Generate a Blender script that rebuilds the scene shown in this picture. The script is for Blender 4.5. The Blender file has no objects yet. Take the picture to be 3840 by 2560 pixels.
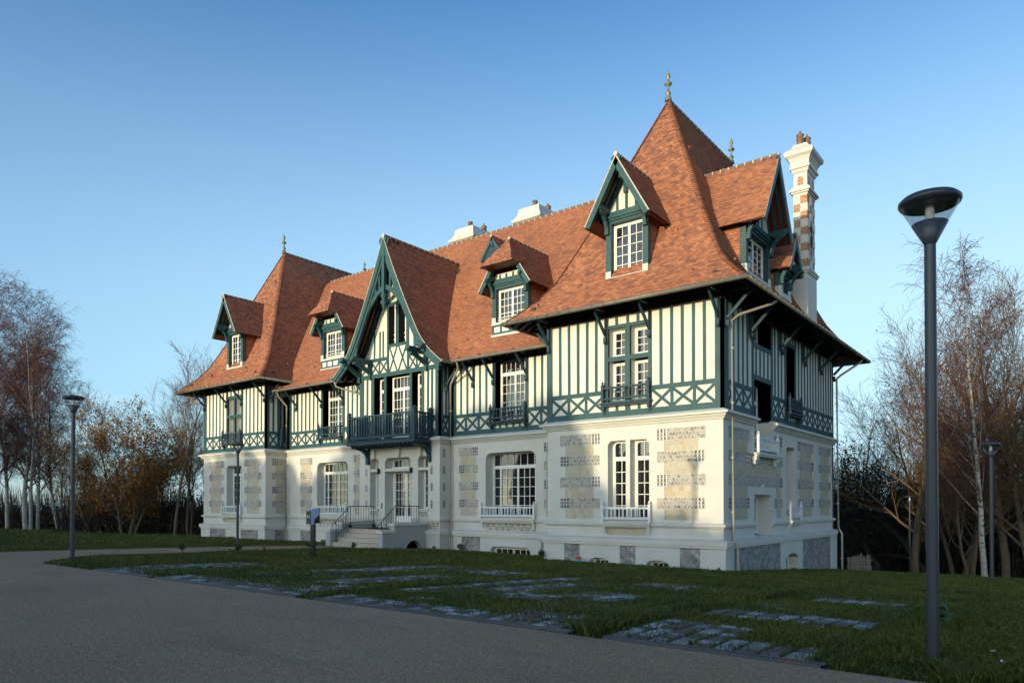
import bpy, bmesh, math, random
import numpy as np
from mathutils import Vector, Matrix
random.seed(7)
R = math.radians
SC = bpy.context.scene
COL = SC.collection

# ------------------------------------------------------------------ camera, sky, sun, exposure
cam_d = bpy.data.cameras.new("camera")
cam = bpy.data.objects.new("camera", cam_d)
COL.objects.link(cam)
cam.location = (9.974, -25.090, 1.65)
cam.rotation_euler = (R(90.785), 0, R(38.200))
cam_d.sensor_width = 36.0
cam_d.lens = 2673.97 / 3840 * 36.0
cam_d.shift_y = 573.29 / 3840
cam_d.clip_start = 0.1
cam_d.clip_end = 60000
SC.camera = cam

SUN_AZ = R(1.3)                      # light travels almost square on to the front
SUN_EL = R(3.3)
world = bpy.data.worlds.new("World")
SC.world = world
world.use_nodes = True
wn = world.node_tree.nodes
wl = world.node_tree.links
bg = wn["Background"]
sky = wn.new("ShaderNodeTexSky")
sky.sky_type = 'NISHITA'
sky.sun_disc = False
sky.sun_elevation = SUN_EL
sky.sun_rotation = SUN_AZ + math.pi
sky.altitude = 0
sky.air_density = 1.0
sky.dust_density = 0.3
sky.ozone_density = 4.0
# thin bright haze and a few soft cloud banks low over the horizon
tc = wn.new("ShaderNodeTexCoord")
sp = wn.new("ShaderNodeSeparateXYZ"); wl.new(tc.outputs["Generated"], sp.inputs[0])
def wmath(op, a_, b_=0.0):
    nd = wn.new("ShaderNodeMath"); nd.operation = op
    for i_, v_ in enumerate((a_, b_)):
        if hasattr(v_, "links"): wl.new(v_, nd.inputs[i_])
        else: nd.inputs[i_].default_value = v_
    return nd.outputs[0]
hz = wmath('POWER', wmath('SUBTRACT', 1.0, wmath('MINIMUM', 1.0, wmath('ABSOLUTE', sp.outputs[2]))), 3.4)
mp = wn.new("ShaderNodeMapping"); mp.inputs["Scale"].default_value = (1.3, 1.3, 9.0); wl.new(tc.outputs["Generated"], mp.inputs[0])
cn = wn.new("ShaderNodeTexNoise"); cn.inputs["Scale"].default_value = 1.7; cn.inputs["Detail"].default_value = 5.0; wl.new(mp.outputs[0], cn.inputs[0])
cloud = wmath('MULTIPLY', wmath('MAXIMUM', wmath('SUBTRACT', cn.outputs[0], 0.56), 0.0), wmath('MULTIPLY', wmath('POWER', hz, 2.5), 5.0))
glow = wmath('MULTIPLY', wmath('MAXIMUM', wmath('MULTIPLY', sp.outputs[1], -1.0), 0.0), 1.0)      # warm sky fill towards the low sun, added unseen to brighten shaded front walls
m1 = wn.new("ShaderNodeMix"); m1.data_type = 'RGBA'
az_ = sp.outputs[2]
tt = wmath('MINIMUM', wmath('MAXIMUM', wmath('DIVIDE', wmath('SUBTRACT', wmath('ABSOLUTE', az_), 0.13), 0.58), 0.0), 1.0)
gg = wmath('SUBTRACT', 1.0, wmath('MULTIPLY', wmath('MULTIPLY', tt, tt), wmath('SUBTRACT', 3.0, wmath('MULTIPLY', tt, 2.0))))
rr_ = wmath('SUBTRACT', sp.outputs[1], wmath('MULTIPLY', wmath('MAXIMUM', sp.outputs[0], 0.0), 0.45))
wv = wmath('MINIMUM', wmath('MAXIMUM', wmath('ADD', 0.33, wmath('MULTIPLY', rr_, 0.62)), 0.0), 0.95)
wl.new(wmath('MULTIPLY', gg, wv), m1.inputs[0]); wl.new(sky.outputs[0], m1.inputs[6]); m1.inputs[7].default_value = (1.74, 2.10, 2.36, 1)
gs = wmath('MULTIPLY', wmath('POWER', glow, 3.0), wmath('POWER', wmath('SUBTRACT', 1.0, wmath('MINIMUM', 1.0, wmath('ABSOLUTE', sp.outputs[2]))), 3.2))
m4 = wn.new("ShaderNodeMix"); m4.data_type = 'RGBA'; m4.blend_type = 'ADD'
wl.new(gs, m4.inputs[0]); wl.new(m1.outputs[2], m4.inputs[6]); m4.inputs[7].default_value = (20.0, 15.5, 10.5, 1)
m2 = wn.new("ShaderNodeMix"); m2.data_type = 'RGBA'
wl.new(wmath('MINIMUM', cloud, 0.7), m2.inputs[0]); wl.new(m4.outputs[2], m2.inputs[6]); m2.inputs[7].default_value = (2.45, 2.35, 2.35, 1)
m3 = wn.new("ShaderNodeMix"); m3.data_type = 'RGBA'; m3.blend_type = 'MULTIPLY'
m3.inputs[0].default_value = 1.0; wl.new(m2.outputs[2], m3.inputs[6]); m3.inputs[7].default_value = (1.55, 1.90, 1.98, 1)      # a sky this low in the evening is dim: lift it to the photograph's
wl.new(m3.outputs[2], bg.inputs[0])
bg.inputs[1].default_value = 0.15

sun_d = bpy.data.lights.new("sun", 'SUN')
sun_d.energy = 2.3
sun_d.angle = R(0.55)
sun_d.color = (1.0, 0.85, 0.55)
sun = bpy.data.objects.new("sun", sun_d)
COL.objects.link(sun)
ld = Vector((math.sin(SUN_AZ) * math.cos(SUN_EL), math.cos(SUN_AZ) * math.cos(SUN_EL), -math.sin(SUN_EL)))
sun.rotation_euler = ld.to_track_quat('-Z', 'Y').to_euler()
sun.location = (-60, -80, 40)

SC.view_settings.view_transform = 'Standard'
SC.view_settings.look = 'None'
SC.view_settings.gamma = 1.0
SC.view_settings.exposure = 0.75
SC.render.engine = 'CYCLES'
SC.cycles.max_bounces = 5
SC.cycles.diffuse_bounces = 3
SC.cycles.glossy_bounces = 3
SC.cycles.transmission_bounces = 4
SC.cycles.transparent_max_bounces = 8
SC.cycles.sample_clamp_indirect = 4.0

# ------------------------------------------------------------------ materials
class NT:
    def __init__(self, name, rough=0.7, spec=0.3, metal=0.0):
        self.m = bpy.data.materials.new(name)
        self.m.use_nodes = True
        self.t = self.m.node_tree
        self.b = self.t.nodes["Principled BSDF"]
        self.b.inputs["Roughness"].default_value = rough
        self.b.inputs["Specular IOR Level"].default_value = spec
        self.b.inputs["Metallic"].default_value = metal
    def n(self, kind, **kw):
        nd = self.t.nodes.new(kind)
        for k, v in kw.items():
            setattr(nd, k, v)
        return nd
    def l(self, a, b):
        self.t.links.new(a, b)
    def set(self, inp, v):
        if hasattr(v, "is_linked") or hasattr(v, "links"):
            self.l(v, inp)
        else:
            inp.default_value = v
    def math(self, op, a, b=0.0, c=0.0):
        nd = self.n("ShaderNodeMath", operation=op)
        self.set(nd.inputs[0], a); self.set(nd.inputs[1], b); self.set(nd.inputs[2], c)
        return nd.outputs[0]
    def uv(self):
        return self.n("ShaderNodeTexCoord").outputs["UV"]
    def obj(self):
        return self.n("ShaderNodeTexCoord").outputs["Object"]
    def sep(self, v):
        nd = self.n("ShaderNodeSeparateXYZ"); self.l(v, nd.inputs[0]); return nd.outputs
    def comb(self, x, y, z=0.0):
        nd = self.n("ShaderNodeCombineXYZ")
        self.set(nd.inputs[0], x); self.set(nd.inputs[1], y); self.set(nd.inputs[2], z)
        return nd.outputs[0]
    def noise(self, vec, scale, detail=3.0, rough=0.55, dim='3D'):
        nd = self.n("ShaderNodeTexNoise"); nd.noise_dimensions = dim
        if vec is not None: self.l(vec, nd.inputs["Vector"])
        nd.inputs["Scale"].default_value = scale
        nd.inputs["Detail"].default_value = detail
        nd.inputs["Roughness"].default_value = rough
        return nd.outputs["Fac"]
    def white(self, vec):
        nd = self.n("ShaderNodeTexWhiteNoise"); nd.noise_dimensions = '3D'
        self.l(vec, nd.inputs["Vector"]); return nd.outputs["Value"]
    def voro(self, vec, scale, feature='F1', out="Distance", rnd=1.0):
        nd = self.n("ShaderNodeTexVoronoi"); nd.feature = feature
        self.l(vec, nd.inputs["Vector"]); nd.inputs["Scale"].default_value = scale
        nd.inputs["Randomness"].default_value = rnd
        return nd.outputs[out]
    def ramp(self, fac, stops, interp='LINEAR'):
        nd = self.n("ShaderNodeValToRGB"); cr = nd.color_ramp; cr.interpolation = interp
        while len(cr.elements) < len(stops): cr.elements.new(0.5)
        for e, (p, c) in zip(cr.elements, stops):
            e.position = p; e.color = (*c, 1)
        self.l(fac, nd.inputs[0]); return nd.outputs[0]
    def mix(self, fac, a, b, mode='MIX'):
        nd = self.n("ShaderNodeMix"); nd.data_type = 'RGBA'; nd.blend_type = mode
        self.set(nd.inputs[0], fac)
        for i, v in ((6, a), (7, b)):
            if isinstance(v, tuple): nd.inputs[i].default_value = (*v, 1)
            else: self.l(v, nd.inputs[i])
        return nd.outputs[2]
    def bump(self, h, strength=0.3, dist=0.01):
        nd = self.n("ShaderNodeBump"); nd.inputs["Strength"].default_value = strength
        nd.inputs["Distance"].default_value = dist
        self.l(h, nd.inputs["Height"]); self.l(nd.outputs[0], self.b.inputs["Normal"])
    def col(self, c):
        if isinstance(c, tuple): self.b.inputs["Base Color"].default_value = (*c, 1)
        else: self.l(c, self.b.inputs["Base Color"])
        return self.m

def mat_simple(name, c, var=0.12, scale=6.0, rough=0.6, spec=0.3, metal=0.0, bump=0.0):
    k = NT(name, rough, spec, metal)
    f = k.noise(k.obj(), scale, 4.0)
    lo = tuple(max(0, v * (1 - var)) for v in c); hi = tuple(v * (1 + var) for v in c)
    if bump: k.bump(f, bump, 0.02)
    return k.col(k.ramp(f, [(0.25, lo), (0.75, hi)]))

def blocks(k, w, h, mortar, off=0.5):
    """cell ids and joint mask of a running bond laid out in metres on the UV map"""
    x, y, _ = k.sep(k.uv())
    v = k.math('DIVIDE', k.math('SUBTRACT', y, 1.052), h)
    row = k.math('FLOOR', v)
    sh = k.math('MULTIPLY', k.math('MODULO', k.math('ADD', row, 400.0), 2.0), off)
    u = k.math('ADD', k.math('DIVIDE', x, w), sh)
    colm = k.math('FLOOR', u)
    fu = k.math('SUBTRACT', u, colm); fv = k.math('SUBTRACT', v, row)
    eu = k.math('MULTIPLY', k.math('SUBTRACT', 0.5, k.math('ABSOLUTE', k.math('SUBTRACT', fu, 0.5))), w)
    ev = k.math('MULTIPLY', k.math('SUBTRACT', 0.5, k.math('ABSOLUTE', k.math('SUBTRACT', fv, 0.5))), h)
    e = k.math('MINIMUM', eu, ev)
    joint = k.math('LESS_THAN', e, mortar)
    rnd = k.white(k.comb(colm, row, 3.0))
    return rnd, joint, e

def m_ashlar():
    k = NT("white_ashlar", 0.75, 0.2)
    rnd, joint, e = blocks(k, 0.92, 0.4375, 0.006)
    n1 = k.noise(k.obj(), 1.1, 5.0)
    n2 = k.noise(k.obj(), 22.0, 3.0)
    c = k.ramp(n1, [(0.3, (0.57, 0.55, 0.505)), (0.7, (0.655, 0.63, 0.58))])
    c = k.mix(k.math('MULTIPLY', rnd, 0.25), c, (0.62, 0.58, 0.51))
    c = k.mix(k.math('MULTIPLY', joint, 0.5), c, (0.74, 0.72, 0.69))
    c = k.mix(k.math('MULTIPLY', n2, 0.12), c, (0.5, 0.47, 0.42))
    k.bump(n2, 0.12, 0.01)
    return k.col(c)
def m_limestone():
    k = NT("beige_limestone", 0.85, 0.15)
    rnd, joint, e = blocks(k, 0.235, 0.2187, 0.006)
    n = k.noise(k.obj(), 9.0, 6.0, 0.7)
    c = k.ramp(rnd, [(0.0, (0.46, 0.37, 0.24)), (0.3, (0.52, 0.44, 0.31)), (0.6, (0.45, 0.40, 0.33)), (1.0, (0.56, 0.49, 0.36))])
    c = k.mix(k.math('MULTIPLY', k.math('GREATER_THAN', n, 0.56), 0.4), c, (0.33, 0.30, 0.26))
    c = k.mix(k.math('MULTIPLY', joint, 0.8), c, (0.56, 0.52, 0.46))
    k.bump(n, 0.6, 0.02)
    return k.col(c)
def m_flint():
    k = NT("grey_flint_rows", 0.7, 0.3)
    rnd, joint, e = blocks(k, 0.135, 0.1458, 0.014)
    n = k.noise(k.obj(), 17.0, 4.0, 0.65)
    base = k.ramp(rnd, [(0.0, (0.34, 0.31, 0.27)), (0.5, (0.46, 0.43, 0.38)), (1.0, (0.40, 0.34, 0.25))])
    spot = k.math('MULTIPLY', k.math('GREATER_THAN', n, 0.54), k.math('GREATER_THAN', k.math('FRACT', k.math('MULTIPLY', rnd, 7.31)), 0.3))
    c = k.mix(k.math('MULTIPLY', spot, 0.85), base, (0.07, 0.07, 0.08))
    c = k.mix(k.math('MULTIPLY', joint, 0.9), c, (0.47, 0.44, 0.40))
    k.bump(n, 0.5, 0.02)
    return k.col(c)
def m_darkflint():
    k = NT("dark_flint_cubes", 0.35, 0.5)
    rnd, joint, e = blocks(k, 0.14, 0.1458, 0.017, 0.0)
    n = k.noise(k.obj(), 14.0, 4.0, 0.6)
    c = k.ramp(rnd, [(0.0, (0.035, 0.036, 0.042)), (0.6, (0.085, 0.088, 0.10)), (1.0, (0.17, 0.17, 0.19))])
    c = k.mix(k.math('MULTIPLY', k.math('GREATER_THAN', n, 0.6), 0.45), c, (0.35, 0.33, 0.30))
    c = k.mix(joint, c, (0.50, 0.47, 0.43))
    k.bump(e, 0.6, 0.4)
    return k.col(c)
def m_rubble():
    k = NT("rubble_flint", 0.8, 0.2)
    v = k.obj()
    d = k.voro(v, 5.5, 'DISTANCE_TO_EDGE')
    cid = k.voro(v, 5.5, 'F1', "Color")
    r, g, b = k.sep(cid)
    n = k.noise(v, 16.0, 5.0, 0.7)
    c = k.ramp(r, [(0.0, (0.17, 0.165, 0.165)), (0.4, (0.28, 0.27, 0.26)), (0.8, (0.42, 0.41, 0.39)), (1.0, (0.34, 0.29, 0.23))])
    c = k.mix(k.math('MULTIPLY', k.math('GREATER_THAN', n, 0.57), 0.7), c, (0.10, 0.10, 0.105))
    c = k.mix(k.math('LESS_THAN', d, 0.06), c, (0.27, 0.25, 0.235))
    k.bump(k.math('ADD', k.math('MINIMUM', d, 0.25), k.math('MULTIPLY', n, 0.2)), 0.9, 0.05)
    return k.col(c)
def m_brick():
    k = NT("orange_brick", 0.85, 0.15)
    rnd, joint, e = blocks(k, 0.21, 0.078, 0.008)
    c = k.ramp(rnd, [(0.0, (0.26, 0.085, 0.035)), (0.5, (0.40, 0.14, 0.055)), (1.0, (0.46, 0.20, 0.09))])
    c = k.mix(joint, c, (0.62, 0.55, 0.44))
    return k.col(c)
def m_plaster():
    k = NT("cream_plaster", 0.9, 0.1)
    n = k.noise(k.obj(), 2.0, 5.0); n2 = k.noise(k.obj(), 40.0, 2.0)
    k.bump(n2, 0.15, 0.005)
    return k.col(k.ramp(n, [(0.3, (0.65, 0.62, 0.55)), (0.7, (0.715, 0.69, 0.62))]))
def m_timber(name, c, worn=0.35):
    k = NT(name, 0.55, 0.35)
    v = k.obj()
    mp = k.n("ShaderNodeMapping"); mp.inputs["Scale"].default_value = (9, 9, 1.2); k.l(v, mp.inputs[0])
    n = k.noise(mp.outputs[0], 2.0, 6.0, 0.65)
    n2 = k.noise(v, 0.9, 4.0)
    lo = tuple(x * 0.75 for x in c); hi = tuple(x * 1.3 + 0.006 for x in c)
    cc = k.ramp(n, [(0.3, lo), (0.75, hi)])
    cc = k.mix(k.math('MULTIPLY', k.math('MAXIMUM', k.math('SUBTRACT', n2, 0.5), 0.0), worn * 3), cc, tuple(x * 1.7 + 0.02 for x in c))
    k.bump(n, 0.25, 0.006)
    return k.col(cc)
def m_tiles():
    k = NT("plain_clay_tiles", 0.82, 0.2)
    x, y, _ = k.sep(k.uv())
    v = k.math('DIVIDE', y, 0.112); row = k.math('FLOOR', v)
    u = k.math('ADD', k.math('DIVIDE', x, 0.175), k.math('MULTIPLY', k.math('MODULO', row, 2.0), 0.5))
    cl = k.math('FLOOR', u)
    fu = k.math('SUBTRACT', u, cl)
    rnd = k.white(k.comb(cl, row, 1.0))
    rnd2 = k.white(k.comb(cl, row, 9.0))
    # runs of neighbouring tiles from one batch share a tone
    patch = k.noise(k.comb(k.math('MULTIPLY', cl, 0.34), k.math('MULTIPLY', row, 0.8), 0.0), 1.0, 3.0, 0.6)
    big = k.noise(k.obj(), 0.28, 3.0)
    f = k.math('ADD', k.math('MULTIPLY', rnd, 0.38), k.math('MULTIPLY', patch, 0.75))
    f = k.math('ADD', k.math('SUBTRACT', f, 0.10), k.math('MULTIPLY', k.math('SUBTRACT', big, 0.5), 0.35))
    c = k.ramp(f, [(0.10, (0.13, 0.068, 0.060)), (0.32, (0.25, 0.108, 0.072)), (0.50, (0.37, 0.150, 0.083)), (0.70, (0.48, 0.205, 0.105)), (0.97, (0.58, 0.28, 0.14))])
    edge = k.math('LESS_THAN', k.math('SUBTRACT', 0.5, k.math('ABSOLUTE', k.math('SUBTRACT', fu, 0.5))), 0.035)
    c = k.mix(k.math('MULTIPLY', edge, 0.55), c, (0.09, 0.035, 0.025))
    k.bump(k.math('ADD', rnd2, k.math('MULTIPLY', edge, -0.6)), 0.35, 0.012)
    return k.col(c)
def m_glass():
    k = NT("window_glass", 0.03, 0.5)
    n = k.noise(k.obj(), 1.6, 2.0)
    k.bump(n, 0.05, 0.02)
    n2 = k.noise(k.obj(), 0.5, 2.0)
    k.b.inputs["IOR"].default_value = 1.75
    return k.col(k.ramp(n2, [(0.35, (0.010, 0.010, 0.011)), (0.7, (0.035, 0.033, 0.031))]))
def m_gravel():
    k = NT("gravel", 0.92, 0.12)
    v = k.obj()
    n0 = k.noise(v, 0.22, 5.0, 0.62)
    mp = k.n("ShaderNodeMapping"); mp.inputs["Scale"].default_value = (0.22, 1.0, 1.0); mp.inputs["Rotation"].default_value = (0, 0, R(8)); k.l(v, mp.inputs[0])
    n1 = k.noise(mp.outputs[0], 1.1, 6.0, 0.7)
    n2 = k.noise(v, 26.0, 5.0, 0.8)
    n3 = k.voro(v, 30.0); n4 = k.voro(v, 13.0); nm = k.noise(v, 4.5, 5.0, 0.7)
    c = k.ramp(n0, [(0.3, (0.43, 0.275, 0.155)), (0.7, (0.54, 0.36, 0.21))])
    c = k.mix(k.math('MULTIPLY', k.math('MAXIMUM', k.math('SUBTRACT', n1, 0.52), 0.0), 2.6), c, (0.20, 0.145, 0.10))
    c = k.mix(k.math('MULTIPLY', nm, 0.35), c, (0.24, 0.175, 0.12))
    c = k.mix(k.math('MULTIPLY', k.math('GREATER_THAN', n2, 0.53), 0.55), c, (0.17, 0.125, 0.09))
    c = k.mix(k.math('MULTIPLY', k.math('LESS_THAN', n3, 0.24), 0.8), c, (0.62, 0.53, 0.42))
    c = k.mix(k.math('MULTIPLY', k.math('LESS_THAN', n4, 0.11), 0.75), c, (0.10, 0.08, 0.065))
    k.bump(k.math('ADD', k.math('ADD', n2, k.math('MULTIPLY', nm, 1.5)), k.math('MULTIPLY', n3, 0.8)), 0.9, 0.03)
    return k.col(c)
def m_soil():
    k = NT("turf_soil", 0.95, 0.1)
    v = k.obj()
    n = k.noise(v, 0.5, 4.0); n2 = k.noise(v, 14.0, 4.0, 0.7)
    c = k.ramp(n, [(0.3, (0.038, 0.046, 0.009)), (0.7, (0.060, 0.064, 0.014))])
    c = k.mix(k.math('MULTIPLY', k.math('GREATER_THAN', n2, 0.55), 0.6), c, (0.022, 0.026, 0.009))
    k.bump(n2, 0.8, 0.05)
    return k.col(c)
def m_leaf(name, stops, scale=0.9):
    k = NT(name, 0.6, 0.25)
    n = k.n("ShaderNodeObjectInfo").outputs["Random"]
    f = k.noise(k.obj(), scale, 3.0, 0.7)
    f2 = k.white(k.n("ShaderNodeNewGeometry").outputs["Position"]) if False else k.noise(k.obj(), 23.0, 2.0)
    c = k.ramp(k.math('ADD', k.math('MULTIPLY', f, 0.55), k.math('MULTIPLY', f2, 0.45)), stops)
    return k.col(c)
def m_bark(name, c1, c2, mark=None, scale=3.0):
    k = NT(name, 0.85, 0.15)
    v = k.obj()
    n = k.noise(v, scale, 5.0, 0.65)
    c = k.ramp(n, [(0.3, c1), (0.7, c2)])
    if mark:
        mp = k.n("ShaderNodeMapping"); mp.inputs["Scale"].default_value = (1.2, 1.2, 4.5); k.l(v, mp.inputs[0])
        n2 = k.noise(mp.outputs[0], 2.2, 3.0, 0.6)
        c = k.mix(k.math('GREATER_THAN', n2, 0.60), c, mark)
    return k.col(c)

M = dict(
    stone=m_ashlar(), lime=m_limestone(), flint=m_flint(), dark=m_darkflint(), rubble=m_rubble(), brick=m_brick(),
    plaster=m_plaster(),
    teal=m_timber("teal_timber", (0.020, 0.070, 0.078)),
    navy=m_timber("dark_teal_timber", (0.012, 0.042, 0.060), 0.15),
    soffit=m_timber("red_soffit_boards", (0.13, 0.022, 0.018), 0.1),
    rafter=m_timber("dark_rafters", (0.020, 0.018, 0.018), 0.1),
    tiles=m_tiles(), ridge=mat_simple("ridge_clay", (0.20, 0.115, 0.08), 0.3, 5), mortar=mat_simple("cream_mortar", (0.50, 0.44, 0.36), 0.15, 9),
    zinc=mat_simple("zinc", (0.19, 0.17, 0.135), 0.15, 3, 0.5, 0.4, 0.25),
    lead=mat_simple("pale_sill_paint", (0.50, 0.53, 0.50), 0.08, 4),
    pipe=mat_simple("taupe_pipe", (0.33, 0.285, 0.225), 0.06, 3, 0.4, 0.4),
    white=mat_simple("white_joinery_paint", (0.78, 0.765, 0.72), 0.03, 5, 0.4, 0.4),
    eave=mat_simple("eave_boards_shaded", (0.035, 0.030, 0.028), 0.2, 4), rail=mat_simple("white_rail_paint", (0.68, 0.70, 0.71), 0.03, 5, 0.4, 0.4),  # eave boards: red wood darkened, the overhang's deep shade put into the colour
    glass=m_glass(),
    finial=mat_simple("glazed_finial", (0.17, 0.18, 0.13), 0.35, 6, 0.25, 0.6),
    pot=mat_simple("chimney_pot_clay", (0.20, 0.11, 0.07), 0.25, 6),
    render=mat_simple("grey_render", (0.40, 0.395, 0.385), 0.06, 3, 0.9, 0.1, 0, 0.1),
    step=mat_simple("travertine_steps", (0.50, 0.42, 0.34), 0.15, 7, 0.8, 0.2),
    iron=mat_simple("black_iron", (0.018, 0.02, 0.024), 0.2, 5, 0.45, 0.4),
    gravel=m_gravel(), soil=m_soil(),
    pole=mat_simple("lamp_grey_paint", (0.052, 0.056, 0.066), 0.06, 3, 0.38, 0.45, 0.2),
    black=mat_simple("black_void", (0.004, 0.004, 0.005), 0.1, 3, 0.9, 0.05),
    wood=mat_simple("weathered_wood", (0.20, 0.18, 0.155), 0.3, 8, 0.9, 0.1),
    plank=mat_simple("brown_plank", (0.15, 0.085, 0.05), 0.3, 8, 0.8, 0.1),
)

# ------------------------------------------------------------------ mesh builder
class MB:
    def __init__(self):
        self.v = []; self.f = []; self.m = []; self.uv = {}; self.sm = set()
    def face(self, pts, mat=0, uv=None, smooth=False):
        b = len(self.v)
        self.v += [tuple(p) for p in pts]
        self.f.append(tuple(range(b, b + len(pts)))); self.m.append(mat)
        if uv is not None: self.uv[len(self.f) - 1] = uv
        if smooth: self.sm.add(len(self.f) - 1)
    def grid(self, rows, mat=0, closed=False, smooth=True):
        """rows: list of equally long point rings"""
        b = len(self.v); n = len(rows[0])
        for r in rows: self.v += [tuple(p) for p in r]
        for i in range(len(rows) - 1):
            for j in range(n if closed else n - 1):
                k = (j + 1) % n
                self.f.append((b + i * n + j, b + i * n + k, b + (i + 1) * n + k, b + (i + 1) * n + j)); self.m.append(mat)
                if smooth: self.sm.add(len(self.f) - 1)
    def box(self, c8, mat=0):
        for q in ((0, 1, 3, 2), (4, 6, 7, 5), (0, 4, 5, 1), (2, 3, 7, 6), (0, 2, 6, 4), (1, 5, 7, 3)):
            self.face([c8[i] for i in q], mat)
    def abox(self, x0, x1, y0, y1, z0, z1, mat=0):
        self.box([(x, y, z) for x in (x0, x1) for y in (y0, y1) for z in (z0, z1)], mat)
    def beam(self, p, q, w, d, up=(0, 0, 1), mat=0):
        p = Vector(p); q = Vector(q); a = (q - p)
        if a.length < 1e-6: return
        a.normalize(); up = Vector(up)
        s = a.cross(up)
        if s.length < 1e-4: s = a.cross(Vector((0, 1, 0)))
        s.normalize(); t = s.cross(a).normalized()
        c = []
        for e in (p, q):
            for i in (-1, 1):
                for j in (-1, 1):
                    c.append(e + s * (i * w / 2) + t * (j * d / 2))
        self.box(c, mat)
    def tube(self, pts, r, n=8, mat=0, cap=True):
        pts = [Vector(p) for p in pts]; rows = []
        for i, p in enumerate(pts):
            if i == 0: a = pts[1] - p
            elif i == len(pts) - 1: a = p - pts[i - 1]
            else: a = (pts[i + 1] - p).normalized() + (p - pts[i - 1]).normalized()
            a.normalize()
            s = a.cross(Vector((0, 0, 1)))
            if s.length < 0.05: s = a.cross(Vector((1, 0, 0)))
            s.normalize(); t = s.cross(a)
            rr = r[i] if isinstance(r, (list, tuple)) else r
            rows.append([p + s * (rr * math.cos(2 * math.pi * j / n)) + t * (rr * math.sin(2 * math.pi * j / n)) for j in range(n)])
        self.grid(rows, mat, True, n > 5)
        if cap:
            self.face(rows[0][::-1], mat); self.face(rows[-1], mat)
    def lathe(self, prof, c=(0, 0, 0), n=16, mat=0, smooth=True):
        rows = [[(c[0] + r * math.cos(2 * math.pi * j / n), c[1] + r * math.sin(2 * math.pi * j / n), c[2] + z) for j in range(n)] for r, z in prof]
        self.grid(rows, mat, True, smooth)
        self.face(rows[0][::-1], mat); self.face(rows[-1], mat)
    def build(self, name, mats, parent=None):
        me = bpy.data.meshes.new(name)
        me.from_pydata(self.v, [], self.f)
        if not isinstance(mats, (list, tuple)): mats = [mats]
        for m in mats: me.materials.append(M[m] if isinstance(m, str) else m)
        me.polygons.foreach_set("material_index", self.m)
        if self.sm:
            s = [i in self.sm for i in range(len(self.f))]
            me.polygons.foreach_set("use_smooth", s)
        uvl = me.uv_layers.new(name="UVMap")
        dat = np.zeros((len(me.loops), 2), np.float32)
        V = self.v
        k = 0
        for i, f in enumerate(self.f):
            u = self.uv.get(i)
            n = len(f)
            if u is None:
                a = V[f[0]]; b = V[f[1]]; c = V[f[2]]
                e1 = (b[0] - a[0], b[1] - a[1], b[2] - a[2]); e2 = (c[0] - a[0], c[1] - a[1], c[2] - a[2])
                nx = abs(e1[1] * e2[2] - e1[2] * e2[1]); ny = abs(e1[2] * e2[0] - e1[0] * e2[2]); nz = abs(e1[0] * e2[1] - e1[1] * e2[0])
                if nz >= nx and nz >= ny: u = [(V[q][0], V[q][1]) for q in f]
                elif nx >= ny: u = [(V[q][1], V[q][2]) for q in f]
                else: u = [(V[q][0], V[q][2]) for q in f]
            for q in range(n): dat[k + q] = u[q]
            k += n
        uvl.data.foreach_set("uv", dat.ravel())
        me.update()
        ob = bpy.data.objects.new(name, me)
        COL.objects.link(ob)
        if parent is not None:
            ob.parent = parent
            root = parent
            off = Vector((0, 0, 0))
            while root is not None:
                off += root.location; root = root.parent
            if parent.get("world_coords"):
                ob.location = -off
        return ob

def tag(o, label=None, cat=None, group=None, kind=None):
    if label: o["label"] = label
    if cat: o["category"] = cat
    if group: o["group"] = group
    if kind: o["kind"] = kind
    return o
def empty(name, loc, rz=0.0):
    o = bpy.data.objects.new(name, None); COL.objects.link(o)
    o.location = loc; o.rotation_euler = (0, 0, rz); o.empty_display_size = 0.5
    return o
def copy_tree(o, parent=None):
    c = o.copy(); COL.objects.link(c)
    if parent is not None: c.parent = parent
    for ch in list(o.children): copy_tree(ch, c)
    return c

class Frame:
    """facade frame: u along the wall, d out of the wall, z up"""
    def __init__(self, axis, off):
        self.a = axis; self.o = off
    def p(self, u, d, z):
        return (u, self.o - d, z) if self.a == 'Y' else (self.o + d, u, z)
    def box(self, mb, u0, u1, d0, d1, z0, z1, mat=0):
        mb.box([self.p(u, d, z) for u in (u0, u1) for d in (d0, d1) for z in (z0, z1)], mat)
    def bar(self, mb, a, b, w, d0, d1, mat=0):
        """timber lying in the wall plane from a=(u,z) to b=(u,z)"""
        ax, az = a; bx, bz = b
        L = math.hypot(bx - ax, bz - az)
        if L < 1e-6: return
        nx, nz = -(bz - az) / L * w / 2, (bx - ax) / L * w / 2
        q = [(ax + nx, az + nz), (ax - nx, az - nz), (bx - nx, bz - nz), (bx + nx, bz + nz)]
        c = [self.p(q[i][0], d, q[i][1]) for i in (0, 1, 3, 2) for d in (d0, d1)]
        mb.box(c, mat)
    def poly(self, mb, pts, d0, d1, mat=0):
        a = [self.p(u, d0, z) for u, z in pts]; b = [self.p(u, d1, z) for u, z in pts]
        mb.face(a, mat); mb.face(b[::-1], mat)
        n = len(pts)
        for i in range(n):
            j = (i + 1) % n
            mb.face([a[i], a[j], b[j], b[i]], mat)

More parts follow.
